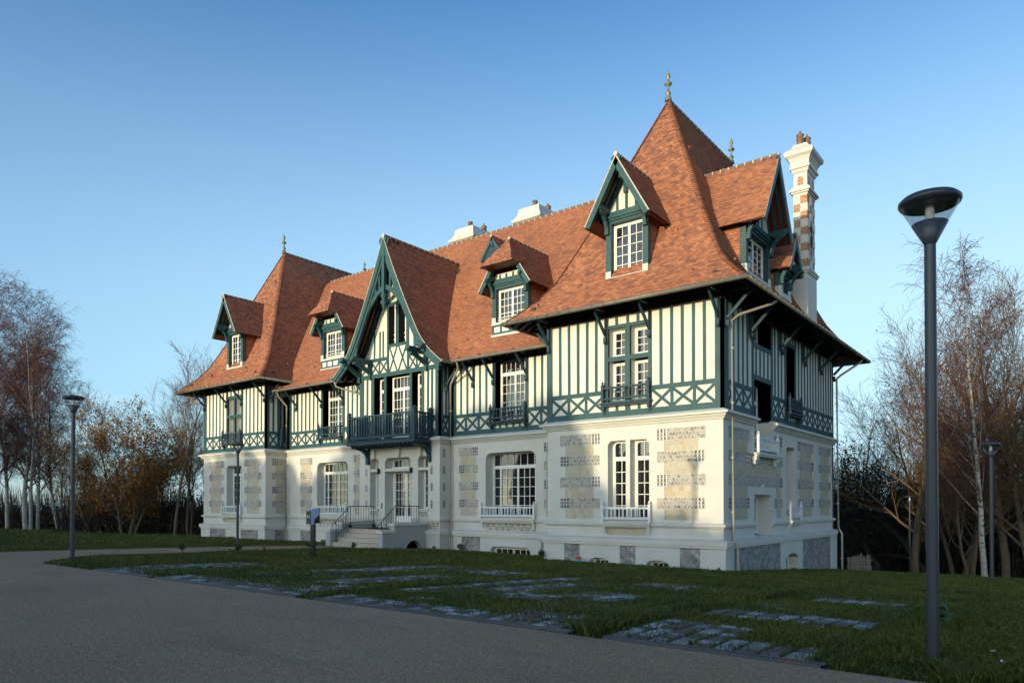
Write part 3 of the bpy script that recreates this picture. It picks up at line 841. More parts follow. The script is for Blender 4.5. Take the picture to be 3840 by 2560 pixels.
wing(-29.6, -21.81, (-26.2, -24.3), [-29.2, -28.8, -28.39, -27.98, -27.56, -27.16, -26.76], [-23.82, -23.44, -23.0, -22.6, -22.2], [-29.6, -28.82, -27.97, -27.11, -26.37], [-24.13, -23.3, -22.55, -21.81], [-25.88, -25.5, -25.1, -24.68])
# left tower
plaster(FL_, -37.5, -30.03, ZT, [(-34.47, -33.72, 5.6, 8.64, None, -.42), (-33.55, -32.8, 5.6, 8.64, None, -.42)])
mb = MB()
posts(FL_, mb, [(-37.52, -37.2), (-30.15, -29.98), (-34.62, -34.47), (-32.8, -32.64)]); posts(FL_, mb, [(-33.72, -33.55)], 5.4, 8.64, .015)
FL_.box(mb, -34.47, -32.8, -.1, .012, 8.64, 8.84); FL_.box(mb, -34.47, -32.8, -.1, .01, 7.39, 7.56)
studs(FL_, mb, [-36.8, -36.36, -35.92, -35.48, -35.05], 6.27, ZT); studs(FL_, mb, [-32.26, -31.83, -31.39, -30.94, -30.52], 6.27, ZT); studs(FL_, mb, [-34.1, -33.65, -33.2], 8.84, ZT); studs(FL_, mb, [-34.1, -33.65, -33.2], 5.41, 5.7)
rails(FL_, mb, -37.2, -34.62); rails(FL_, mb, -32.64, -30.15); rails(FL_, mb, -34.62, -32.64, 5.64, 5.72); FL_.box(mb, -37.2, -30.15, -.05, .03, 9.2, 9.36)
for q in ([-37.2, -36.34, -35.49, -34.64], [-32.62, -31.85, -30.96, -30.15]):
    for a, b in zip(q, q[1:]): xpan(FL_, mb, a + .03, b - .03)
    studs(FL_, mb, q[1:-1], 5.41, 6.09, .12, .008)
part(mb, "timber_frame", ['teal'])
for a, b in ((-34.47, -33.72), (-33.55, -32.8)):
    window(FL_, a, b, 7.56, 8.64, .42, 1, 2, 3); window(FL_, a, b, 5.75, 7.39, .42, 1, 2, 4, arch=False)
plaster(FLR, 0.63, 2.1, ZT, [(1.62, 2.1, 5.85, 8.6, None, -.4)])
mb = MB()
posts(FLR, mb, [(.58, .85), (1.44, 1.62)]); studs(FLR, mb, [1.16], 6.27, ZT); rails(FLR, mb, .85, 1.44); rails(FLR, mb, 1.44, 2.1, 5.7, 5.85)
xpan(FLR, mb, .88, 1.42); studs(FLR, mb, [1.85], 5.41, 5.75, .1); FLR.box(mb, .85, 2.1, -.05, .03, 9.2, 9.36)
part(mb, "timber_frame", ['teal'])
window(FLR, 1.62, 2.1, 5.8, 8.6, .36, 1, 2, 5)
# bay
plaster(FB, -21.6, -15.75, 8.9, [(-20.62, -19.8, 5.1, 8.65, None, -.5), (-19.6, -17.77, 5.1, 8.65, None, -.5), (-17.6, -16.88, 5.1, 8.65, None, -.5)])
mb = MB()
posts(FB, mb, [(-21.82, -21.5), (-15.86, -15.53)], z1=8.9); posts(FB, mb, [(-20.86, -20.62), (-19.8, -19.6), (-17.77, -17.6), (-16.88, -16.70)], z1=8.66)
FB.box(mb, -21.82, -15.53, -.1, .03, 8.65, 8.88)
studs(FB, mb, [-21.2, -16.42, -16.12], 6.27, 8.65, .14); rails(FB, mb, -21.5, -20.86); rails(FB, mb, -16.7, -15.86)
xpan(FB, mb, -21.47, -20.9); xpan(FB, mb, -16.66, -15.9)
part(mb, "timber_frame", ['teal'])
mb = MB()
for a, b in ((-20.62, -19.8), (-19.6, -17.77), (-17.6, -16.88)):
    FB.box(mb, a - .03, a, -.5, -.1, 5.2, 8.65); FB.box(mb, b, b + .03, -.5, -.1, 5.2, 8.65); FB.box(mb, a, b, -.5, -.1, 8.65, 8.69)
part(mb, "window_reveal", ['navy'])
window(FB, -20.62, -19.8, 5.3, 8.65, .44, 1, 2, 5, 7.98, 2); window(FB, -17.6, -16.88, 5.3, 8.65, .44, 1, 2, 5, 7.98, 2)
window(FB, -19.6, -17.77, 5.3, 8.65, .44, 2, 3, 5, 7.98, 6)
plaster(FBR, 1.38, 2.1, 8.9, [])
mb = MB()
posts(FBR, mb, [(1.33, 1.58), (2.0, 2.1)], z1=8.9); studs(FBR, mb, [1.83], 6.27, 8.8, .1); rails(FBR, mb, 1.58, 2.0); xpan(FBR, mb, 1.6, 1.98)
part(mb, "timber_frame", ['teal'])
mb = MB()
posts(Frame('X', -21.81), mb, [], z1=8.9)

# --- gable wall over the bay
def hw(z):
    tab = [(8.78, 4.25), (9.55, 3.32), (9.87, 3.03), (10.31, 2.71), (10.92, 2.37), (11.67, 1.97), (12.93, 1.33), (14.26, .70), (15.86, 0.0)]
    for (z0, w0), (z1, w1) in zip(tab, tab[1:]):
        if z <= z1: return w0 + (w1 - w0) * (z - z0) / (z1 - z0)
    return 0.0
GX = -18.69
mb = MB()
zl = [8.85, 9.2, 9.55, 9.87, 10.31, 10.92, 11.67, 12.3, 12.93, 13.6, 14.26, 15.0, 15.6]
def cw(z): return min(3.1, max(0.0, hw(z) - .12))
FG = Frame('Y', 1.38)
for z0, z1 in zip(zl, zl[1:]):
    a0, a1 = cw(z0), cw(z1)
    mb.face([FG.p(GX - a0, 0, z0), FG.p(GX + a0, 0, z0), FG.p(GX + a1, 0, z1), FG.p(GX - a1, 0, z1)])
part(mb, "plaster_wall", ['plaster'])
mb = MB()
FB.box(mb, GX - 3.1, GX - .82, -.05, .012, 9.56, 9.75); FB.box(mb, GX + .82, GX + 3.1, -.05, .012, 9.56, 9.75)
for q in ([-21.75, -20.88, -20.2, -19.5], [-17.86, -17.25, -16.55, -15.7]):
    for a, b in zip(q, q[1:]): xpan(FB, mb, a + .04, b - .04, 8.88, 9.56, .1)
    studs(FB, mb, q[1:-1], 8.88, 9.56, .1, .008)
for a, b in ((-19.42, -18.74), (-18.70, -18.0)): xpan(FB, mb, a + .03, b - .03, 8.88, 10.25, .1)
posts(FB, mb, [(-19.56, -19.42), (-17.98, -17.84)], 8.88, 12.9); FB.box(mb, -19.42, -17.98, -.05, .015, 10.22, 10.38)
FB.box(mb, -18.79, -18.64, -.1, .012, 10.38, 12.5); FB.box(mb, -19.42, -17.98, -.1, .016, 12.46, 12.66)
studs(FB, mb, [-20.6, -20.15, -19.9], 9.75, 11.2, .11); studs(FB, mb, [-17.45, -17.1, -16.7], 9.75, 11.2, .11); studs(FB, mb, [-18.72], 12.66, 14.5, .12)
for s in (-1, 1):
    for z0, z1 in zip(zl[2:], zl[3:]):
        FB.bar(mb, (GX + s * (cw(z0) - .07), z0), (GX + s * (cw(z1) - .07), z1), .2, -.06, .02)
part(mb, "timber_frame", ['teal'])
mb = MB(); FB.box(mb, -19.42, -18.79, -.02, -.012, 10.38, 12.46); FB.box(mb, -18.64, -17.98, -.02, -.012, 10.38, 12.46)
lou = part(mb, "gable_opening", ['black'])
mb = MB()
for u in (-18.9, -18.08): FB.box(mb, u, u + .07, -.012, .05, 10.38, 12.46); FB.box(mb, u - .03, u + .1, .0, .07, 10.55, 10.61); FB.box(mb, u - .03, u + .1, .0, .07, 10.8, 10.86)
part(mb, "shutter_edge", ['white'], lou)

# ------------------------------------------------------------------ balustrades and balconies
def guard(F, u0, u1, z0, z1, name, m, pitch, dd=0.17, bal_w=.05, post=.1):
    """row of flat balusters between two posts, standing dd in front of the wall"""
    mb = MB()
    for u in (u0, u1 - post):
        F.box(mb, u, u + post, dd - .09, dd + .01, z0, z1 + .02)
        F.box(mb, u - .01, u + post + .01, dd - .1, dd + .02, z1 + .02, z1 + .05)
        mb.lathe([(.02, 0), (.03, .03), (.052, .06), (.045, .1), (.015, .125)], F.p(u + post / 2, dd - .04, z1 + .05), 8)
        F.box(mb, u + .015, u + post - .015, 0.0, dd - .09, z1 - .14, z1 - .06); F.box(mb, u + .015, u + post - .015, 0.0, dd - .09, z0 + .1, z0 + .18)
    F.box(mb, u0 + post, u1 - post, dd - .075, dd - .005, z1 - .14, z1 - .06); F.box(mb, u0 + post, u1 - post, dd - .07, dd - .01, z0 + .1, z0 + .18)
    n = max(2, int(round((u1 - u0 - 2 * post) / pitch)))
    for i in range(1, n):
        u = u0 + post + (u1 - u0 - 2 * post) * i / n
        F.box(mb, u - bal_w / 2, u + bal_w / 2, dd - .06, dd - .02, z0 + .18, z1 - .14)
    return part(mb, name, [m])
def sill_shelf(F, u0, u1, parent):
    mb = MB()
    F.box(mb, u0, u1, .0, .26, .86, .95); F.box(mb, u0 + .03, u1 - .03, 0, .22, .80, .86); F.box(mb, u0 + .06, u1 - .06, 0, .17, .75, .80)
    for a in (u0 + .06, u1 - .2):
        F.box(mb, a, a + .14, 0, .16, .66, .75); F.box(mb, a, a + .14, 0, .12, .55, .66); F.box(mb, a + .01, a + .13, 0, .07, .45, .55)
    part(mb, "sill_shelf", ['stone'], parent)
for F, a, b in ((FR, -5.06, -2.86), (FW, -13.36, -9.96), (FW, -26.62, -23.82), (FL_, -34.93, -32.62), (FS, 7.3, 9.0)):
    g = guard(F, a, b, .95, 1.60, "window_guard", 'rail', .185)
    sill_shelf(F, a - .02, b + .02, g)
g = guard(FS, 3.28, 5.75, 3.72, 4.40, "window_guard", 'rail', .185)
mb = MB(); FS.box(mb, 3.0, 6.0, 0, .27, 3.62, 3.71); FS.box(mb, 3.05, 5.95, 0, .22, 3.55, 3.62)
for a in (2.95, 5.4): FS.box(mb, a, a + .28, 0, .2, 3.4, 3.55); FS.box(mb, a + .02, a + .26, 0, .13, 3.25, 3.4)
part(mb, "sill_shelf", ['stone'], g)
def juliet(F, u0, u1):
    g = guard(F, u0, u1, 5.74, 6.42, "juliet_balcony", 'navy', .19, .2, .05, .11)
    mb = MB()
    F.box(mb, u0 - .06, u1 + .06, 0, .28, 5.66, 5.73); F.box(mb, u0 - .02, u1 + .02, 0, .2, 5.58, 5.66)
    for a in (u0, u1 - .13):
        F.poly(mb, [(a, 5.58), (a + .13, 5.58), (a + .13, 5.27), (a, 5.27)], 0, .05); F.box(mb, a + .01, a + .12, .05, .16, 5.44, 5.58); F.box(mb, a + .02, a + .11, .05, .1, 5.34, 5.44)
    part(mb, "balcony_shelf", ['navy'], g)
for F, a, b in ((FR, -5.03, -2.88), (FW, -12.73, -10.5), (FW, -26.48, -24.28), (FL_, -34.88, -32.65), (FS, 7.2, 9.0), (FLR, 1.6, 2.12)): juliet(F, a, b)
# centre balcony
mb = MB()
X0, X1, Y0 = -21.2, -16.1, 0.08
mb.abox(X0 - .1, X1 + .1, Y0 - .1, 1.34, 4.82, 4.95); mb.abox(X0 - .05, X1 + .05, Y0 - .05, 1.34, 4.95, 5.02); mb.abox(X0 - .12, X1 + .12, Y0 - .12, 1.34, 5.02, 5.07)
for i in range(16):
    x = X0 + .2 + (X1 - X0 - .4) * i / 15; mb.abox(x - .04, x + .04, Y0, 1.34, 4.74, 4.82)
bal = part(mb, "balcony", ['navy'])
mb = MB()
for x, y in ((X0, Y0), (X1, Y0), (X0, 1.24), (X1, 1.24)):
    mb.abox(x - .09, x + .09, y - .09, y + .09, 5.07, 6.48); mb.lathe([(.06, 0), (.11, .02), (.13, .06), (.11, .12), (.04, .17)], (x, y, 6.48), 10)
for z0, z1 in ((6.3, 6.38), (5.14, 5.26)):
    mb.abox(X0 + .09, X1 - .09, Y0 - .045, Y0 + .045, z0, z1)
    for x in (X0, X1): mb.abox(x - .045, x + .045, Y0 + .09, 1.15, z0, z1)
for x in (X0 + 2.55,): mb.abox(x - .05, x + .05, Y0 - .05, Y0 + .05, 5.07, 6.3)
for i in range(1, 24):
    x = X0 + (X1 - X0) * i / 24; mb.abox(x - .045, x + .045, Y0 - .025, Y0 + .025, 5.26, 6.3)
for i in range(1, 6):
    y = Y0 + (1.24 - Y0) * i / 6
    for x in (X0, X1): mb.abox(x - .025, x + .025, y - .045, y + .045, 5.26, 6.3)
part(mb, "railing", ['navy'], bal)
for x in (X0 + .15, X1 - .15):
    mb = MB(); pts = [(1.3, 3.95), (1.28, 4.25), (1.15, 4.5), (.9, 4.66), (.55, 4.73), (.2, 4.76)]
    for (y0, z0), (y1, z1) in zip(pts, pts[1:]): mb.beam((x, y0, z0), (x, y1, z1), .2, .17, (0, 1, 0.5))
    mb.abox(x - .11, x + .11, 1.2, 1.34, 3.85, 4.72)
    part(mb, "bracket", ['navy'], bal)
# ------------------------------------------------------------------ tiled roofs
EXPO = 0.112
def resample(prof):
    out = []; s = 0.0
    seg = []
    for (d0, z0), (d1, z1) in zip(prof, prof[1:]): seg.append(math.hypot(d1 - d0, z1 - z0))
    L = sum(seg); n = max(1, int(round(L / EXPO)))
    for i in range(n + 1):
        t = L * i / n; k = 0; a = t
        while k < len(seg) - 1 and a > seg[k]: a -= seg[k]; k += 1
        f = min(1.0, a / seg[k]); (d0, z0), (d1, z1) = prof[k], prof[k + 1]
        out.append((d0 + (d1 - d0) * f, z0 + (z1 - z0) * f, t))
    return out
def slope(mb, prof, P, eL, eR, lap=.022, u0=0.0, mat=0, jag=0.0):
    pts = resample(prof)
    for (d0, z0, s0), (d1, z1, s1) in zip(pts, pts[1:]):
        dd, dz = d1 - d0, z1 - z0; L = math.hypot(dd, dz) or 1
        nd, nz = -dz / L * lap, dd / L * lap
        j = random.uniform(-.25, .25) * lap
        a0, b0 = eL(d0), eR(d0); a1, b1 = eL(d1), eR(d1)
        if b0 - a0 < 1e-3: continue
        if b1 < a1: a1 = b1 = (a1 + b1) / 2
        l0 = d0 + nd; zz0 = z0 + nz + j
        q = [P(a0 - lap * .6, l0, zz0), P(b0 + lap * .6, l0, zz0), P(b1, d1, z1), P(a1, d1, z1)]
        uv = [(a0 + u0, s0), (b0 + u0, s0), (b1 + u0, s1), (a1 + u0, s1)]
        mb.face(q, mat, uv)
        mb.face([P(a0 - lap * .6, l0, zz0), P(b0 + lap * .6, l0, zz0), P(b0, d0 + .001, z0 - .012), P(a0, d0 + .001, z0 - .012)], mat, [(a0, s0 + .06), (b0, s0 + .06), (b0, s0 + .05), (a0, s0 + .05)])
def ridge(pts, parent, r=.10, step=.40, name="ridge_tiles"):
    mb = MB()
    for p, q in zip(pts, pts[1:]):
        p = Vector(p); q = Vector(q); L = (q - p).length; n = max(1, int(L / step))
        mb.tube([p, q], r, 8, 0)
        for i in range(n + 1):
            c = p + (q - p) * (i / n); a = (q - p).normalized() * .026
            mb.tube([c - a, c + a], r + .014, 8, 1)
    return part(mb, name, ['ridge', 'mortar'], parent)
def finial(p, parent, h=1.25):
    mb = MB()
    k = h / 1.25
    mb.lathe([(r * k, z * k) for r, z in [(.16, -.1), (.14, .05), (.07, .1), (.10, .17), (.13, .24), (.10, .31), (.05, .36), (.045, .5), (.07, .56), (.16, .62), (.18, .67), (.12, .72), (.06, .78), (.05, .88), (.09, .95), (.10, 1.02), (.07, 1.1), (.03, 1.18), (.006, 1.27)]], p, 12)
    return part(mb, "finial", ['finial'], parent)
def gutter(pts, parent, r=.085):
    mb = MB(); mb.tube(pts, r, 8, 0)
    for p, q in zip(pts, pts[1:]):
        p = Vector(p); q = Vector(q); n = int((q - p).length / .52)
        for i in range(n):
            c = p + (q - p) * ((i + .5) / max(1, n)); a = (q - p).normalized() * .014
            mb.tube([c - a, c + a], r + .008, 8, 0)
    return part(mb, "gutter", ['zinc'], parent)

TPROF = [(0, 9.43), (.43, 9.83), (1.03, 10.44), (1.57, 11.22), (2.1, 12.37), (2.66, 13.6), (3.25, 15.14), (5.05, 19.46)]
def tower_roof(xl, xr, yf, ya, yb, yback, dz=0.0):
    cx = (xl + xr) / 2
    prof = [(d, z + dz) for d, z in TPROF]
    ks = (cx - xl) / 5.05; kf = (ya - yf) / 5.05; kb = (yback - yb) / 5.05
    pf = [(d * kf, z) for d, z in prof]; ps = [(d * ks, z) for d, z in prof]; pb = [(d * kb, z) for d, z in prof]
    mb = MB()
    slope(mb, pf, lambda h, d, z: (h, yf + d, z), lambda d: xl + d / kf * ks, lambda d: xr - d / kf * ks)
    slope(mb, ps, lambda h, d, z: (xr - d, h, z), lambda d: yf + d / ks * kf, lambda d: yback - d / ks * kb, u0=3.3)
    slope(mb, ps, lambda h, d, z: (xl + d, h, z), lambda d: yf + d / ks * kf, lambda d: yback - d / ks * kb, u0=7.7)
    slope(mb, pb, lambda h, d, z: (h, yback - d, z), lambda d: xl + d / kb * ks, lambda d: xr - d / kb * ks)
    o = part(mb, "tower_roof", ['tiles'])
    zr = prof[-1][1]
    ridge([(cx, ya, zr), (cx, yb, zr)], o)
    finial((cx, ya, zr + .08), o); finial((cx, yb, zr + .08), o)
    gutter([(xl - .07, min(3.0, yf + 5.5), 9.36 + dz), (xl - .07, yf - .07, 9.36 + dz), (xr + .07, yf - .07, 9.36 + dz), (xr + .07, yback + .07, 9.36 + dz), (xl, yback + .07, 9.36 + dz)], o)
    # soffit boards and rafters under the overhang
    mb = MB(); mr = MB()
    zs = 9.33 + dz; zi = 9.98 + dz
    wl, wr, wf = xl + 1.33, xr - 1.3, yf + 1.3
    mb.face([(xl, yf, zs), (xr, yf, zs), (wr, wf, zi), (wl, wf, zi)]); mb.face([(xr, yf, zs), (xr, yback, zs), (wr, yback, zi), (wr, wf, zi)]); mb.face([(xl, yf, zs), (wl, wf, zi), (wl, yback, zi), (xl, yback, zs)])
    n = int((xr - xl) / .45)
    for i in range(1, n):
        x = xl + (xr - xl) * i / n; k = 0 if wl < x < wr else (max(wl - x, x - wr) / 1.3)
        if k < .9: mr.beam((x, yf + .08 + 1.25 * k * 0, zs + .0), (x, wf - k * 1.3 * 0 - 0.0, zi - .06), .09, .13)
    n = int((yback - yf) / .45)
    for i in range(1, n):
        y = yf + (yback - yf) * i / n
        for a, b in ((xr - .06, wr), (xl + .06, wl)): mr.beam((a, y, zs), (b, y, zi - .06), .09, .13)
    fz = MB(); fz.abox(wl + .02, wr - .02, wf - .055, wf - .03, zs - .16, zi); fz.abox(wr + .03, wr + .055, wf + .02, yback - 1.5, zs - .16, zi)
    part(fz, "eaves_shade_board", ['eave'], o)  # added closing strip, coloured dark for the shade at the wall top
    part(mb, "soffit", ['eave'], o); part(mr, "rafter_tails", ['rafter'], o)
    # tiles lapped along the two front hips
    ht = MB()
    for sx in (-1, 1):
        pts = resample(pf); x_of = lambda d: (xl + d / kf * ks) if sx < 0 else (xr - d / kf * ks)
        for (d0, z0, _), (d1, z1, _) in zip(pts[:-1], pts[1:]):
            a_ = Vector((x_of(d0), yf + d0, z0)); b_ = Vector((x_of(d1), yf + d1, z1)); up_ = Vector((sx * .7, -.7, .55)).normalized()
            e_ = (b_ - a_).normalized(); s_ = e_.cross(up_).normalized()
            for q in (-1, 1):
                w_ = (s_ * q * .11 - up_ * .035)
                ht.face([a_ + up_ * .05, a_ + up_ * .05 + w_, b_ + up_ * .012 + w_, b_ + up_ * .012], 0, [(0 + d0 * 9, z0), (.15 + d0 * 9, z0), (.15 + d0 * 9, z0 + .09), (d0 * 9, z0 + .09)])
                ht.face([a_ + up_ * .05, a_ + up_ * .05 + w_, a_ + w_ - up_ * .01, a_ - up_ * .01], 0, [(0, z0), (.1, z0), (.1, z0), (0, z0)])
    part(ht, "hip_tiles", ['tiles'], o)
    return o, prof
roof_r, _ = tower_roof(-9.17, 1.30, -1.30, 3.75, 11.15, 17.1)
roof_l, _ = tower_roof(-38.95, -28.72, -0.65, 4.45, 11.75, 17.2, -.03)

MPROF = [(0, 8.87), (.5, 9.3), (1.05, 9.95), (1.5, 10.62), (4.34, 14.73), (6.55, 17.9)]
YE = 1.05
mb = MB()
P_ = lambda h, d, z: (h, YE + d, z)
def zm(d): return zprof(MPROF, d)
def zprof(prof, d):
    for (d0, z0), (d1, z1) in zip(prof, prof[1:]):
        if d <= d1: return z0 + (z1 - z0) * (d - d0) / (d1 - d0)
    return prof[-1][1]
def gcut(d):
    w = hw(zm(d)); return w - .12 if w > .12 else 0.0
slope(mb, MPROF, P_, lambda d: -33.0, lambda d: GX - gcut(d), u0=1.1)
slope(mb, MPROF, P_, lambda d: GX + gcut(d), lambda d: -5.0, u0=1.1)
slope(mb, MPROF, lambda h, d, z: (h, 14.15 - d, z), lambda d: -33.0, lambda d: -5.0)
roof_m = part(mb, "main_roof", ['tiles'])
ridge([(-32.5, YE + 6.55, 17.9), (-5.2, YE + 6.55, 17.9)], roof_m)
finial((-29.9, 12.0, 18.6), roof_m, 1.6)
mb = MB(); mr = MB()
for a, b in ((-29.9, -21.9), (-15.5, -7.9)):
    mb.face([(a, YE, 8.77), (b, YE, 8.77), (b, 2.08, 9.2), (a, 2.08, 9.2)])
    n = int((b - a) / .45)
    for i in range(n): x = a + (b - a) * (i + .5) / n; mr.beam((x, YE + .08, 8.75), (x, 2.06, 9.14), .09, .13)
fz = MB(); fz.abox(-29.5, -21.9, 2.045, 2.07, 8.66, 9.2); fz.abox(-15.2, -7.85, 2.045, 2.07, 8.66, 9.2); part(fz, "eaves_shade_board", ['eave'], roof_m)  # dark strips added along the wings, painting in the shade under the eaves
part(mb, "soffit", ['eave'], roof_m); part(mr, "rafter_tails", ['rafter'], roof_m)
gutter([(-29.85, YE - .07, 8.80), (-23.0, YE - .07, 8.80)], roof_m); gutter([(-14.45, YE - .07, 8.80), (-7.87, YE - .07, 8.80)], roof_m)

# --- central gable roof
GPROF = [(0, 8.78), (.55, 9.2), (.93, 9.55), (1.22, 9.87), (1.54, 10.31), (1.88, 10.92), (2.28, 11.67), (2.92, 12.93), (3.55, 14.26), (4.26, 15.88)]
GY = 0.28
def ymain(z):
    for (d0, z0), (d1, z1) in zip(MPROF, MPROF[1:]):
        if z <= z1: return YE + d0 + (d1 - d0) * max(0.0, (z - z0)) / (z1 - z0)
    return YE + 6.5
def zprof(prof, d):
    for (d0, z0), (d1, z1) in zip(prof, prof[1:]):
        if d <= d1: return z0 + (z1 - z0) * (d - d0) / (d1 - d0)
    return prof[-1][1]
mb = MB()
slope(mb, GPROF, lambda h, d, z: (GX + 4.26 - d, h, z), lambda d: GY, lambda d: ymain(zprof(GPROF, d)) + .12, u0=.4)
slope(mb, GPROF, lambda h, d, z: (GX - 4.26 + d, h, z), lambda d: GY, lambda d: ymain(zprof(GPROF, d)) + .12, u0=2.4)
roof_g = part(mb, "gable_roof", ['tiles'])
ridge([(GX, GY, 15.9), (GX, 6.25, 15.9)], roof_g)
# verge: tile edge, cream mortar line and boards following the bell-shaped slope
mv = MB(); mt = MB(); ms = MB(); mr = MB()
fine = resample(GPROF)[::4] + [resample(GPROF)[-1]]
for s in (-1, 1):
    X = lambda d: GX + s * (4.26 - d)
    for (d0, z0, _), (d1, z1, _) in zip(fine, fine[1:]):
        dd, dz = d1 - d0, z1 - z0; L = math.hypot(dd, dz); nx, nz = s * dz / L, dd / L
        def q(o0, o1, y0, y1, m, mat):
            c = []
            for (x, z) in ((X(d0), z0), (X(d1), z1)):
                for o in (o0, o1):
                    for y in (y0, y1): c.append((x + nx * o, y, z + nz * o))
            m.box(c, mat)
        q(-.04, -.005, GY - .025, GY + .1, mv, 0)           # cream mortar fillet
        q(-.30, -.055, GY - .02, GY + .06, mt, 0)       # outer barge board
        q(-.44, -.29, GY + .04, GY + .12, mt, 0)        # inner board
        ms.face([(X(d0) - nx * .06, GY + .1, z0 - nz * .06), (X(d0) - nx * .06, 2.3, z0 - nz * .06), (X(d1) - nx * .06, 2.3, z1 - nz * .06), (X(d1) - nx * .06, GY + .1, z1 - nz * .06)])
    for y in (.62, .95, 1.22):
        for (d0, z0, _), (d1, z1, _) in zip(fine, fine[1:]):
            mr.beam((X(d0) - s * .1, y, z0 - .08), (X(d1) - s * .1, y, z1 - .08), .1, .1, (0, 1, 0))
part(mv, "verge_mortar", ['mortar'], roof_g)
part(ms, "soffit", ['soffit'], roof_g); part(mr, "rafter_tails", ['rafter'], roof_g)
# arched brace, struts, king post with pendant, collar
arc = [(2.45, 9.74), (2.3, 10.35), (2.02, 11.05), (1.66, 11.72), (1.2, 12.34), (.62, 12.9), (.08, 13.2)]
FV = Frame('Y', GY + .06)
for s in (-1, 1):
    for (a0, z0), (a1, z1) in zip(arc, arc[1:]):
        FV.bar(mt, (GX + s * a0, z0), (GX + s * a1, z1 + .0), .24, -.13, -.02)
    for a, z in ((.42, 0), (.72, 0), (1.02, 0)):
        za = 13.2 - (a / 2.45) ** 1.6 * 3.0; zb_ = 15.88 - a * 2.28 - .25
        if zb_ > za + .1: FV.box(mt, GX + s * a - .055, GX + s * a + .055, -.12, -.03, za, zb_)
mt.abox(GX - .1, GX + .1, GY - .03, GY + .17, 12.75, 15.6)
mt.lathe([(.12, .85), (.19, .8), (.2, .72), (.13, .66), (.13, .5), (.2, .44), (.2, .36), (.12, .26), (.09, .1), (.02, 0)][::-1], (GX, GY + .07, 11.95), 10)
part(mt, "barge_board", ['teal'], roof_g)
for s in (-1, 1):
    for a, foot in ((3.10, 8.5), (2.2, 8.6)):
        x = GX + s * a
        mb = MB()
        mb.abox(x - .12, x + .12, GY - .30, 1.4, 9.45, 9.70); mb.lathe([(.0, -.16), (.13, -.12), (.13, 0)], (x, GY - .3, 9.57), 8)
        mb.beam((x, 1.34, foot + .35), (x, GY + .05, 9.40), .17, .2, (0, 1, 1)); mb.abox(x - .1, x + .1, 1.2, 1.4, foot, 9.45); mb.abox(x - .11, x + .11, GY - .15, GY + .25, 9.33, 9.45)
        part(mb, "gable_bracket", ['teal'], roof_g)
gutter([(GX + 4.3, GY - .05, 8.74), (GX + 4.3, 1.05, 8.74)], roof_g); gutter([(GX - 4.3, GY - .05, 8.74), (GX - 4.3, 1.05, 8.74)], roof_g)

# ------------------------------------------------------------------ eaves brackets (one mesh, many copies)
mb = MB()
mb.abox(-.065, .065, -.02, .11, -.75, .35)
mb.beam((0, -.06, -.62), (0, -1.02, .36), .085, .11, (0, 1, 1))
mb.abox(-.06, .06, -.13, 0, -.88, -.7); mb.lathe([(.0, -.07), (.06, -.05), (.075, 0), (.06, .05), (0, .07)], (0, -.09, -.92), 8)
mb.beam((0, 0, .36), (0, -1.15, .36), .1, .1)
br0 = mb.build("eaves_bracket", ['navy'], house)
first = [True]
def bracket(x, y, z, rz):
    o = br0 if first[0] else br0.copy()
    if not first[0]: COL.objects.link(o)
    first[0] = False
    o.location = Vector((x, y, z)) - house.location; o.rotation_euler = (0, 0, rz); o.parent = house
for x in (-7.70, -4.89, -2.93, -.15): bracket(x, -.02, 9.1, 0)
for y in (.25, 2.76, 6.48, 9.83, 12.65, 15.0): bracket(.02, y, 9.1, R(90))
for x in (-37.36, -34.55, -32.72, -30.06): bracket(x, .58, 9.05, 0)
bracket(-29.98, .95, 9.05, R(90)); bracket(-7.83, .3, 9.1, R(-90)); bracket(-37.52, .9, 9.05, R(-90))
for x in (-13.9, -12.57, -10.5, -28.85, -26.28, -24.2): bracket(x, 2.08, 8.52, 0)
bracket(-15.53, 1.75, 8.45, R(90)); bracket(-21.83, 1.75, 8.45, R(-90))

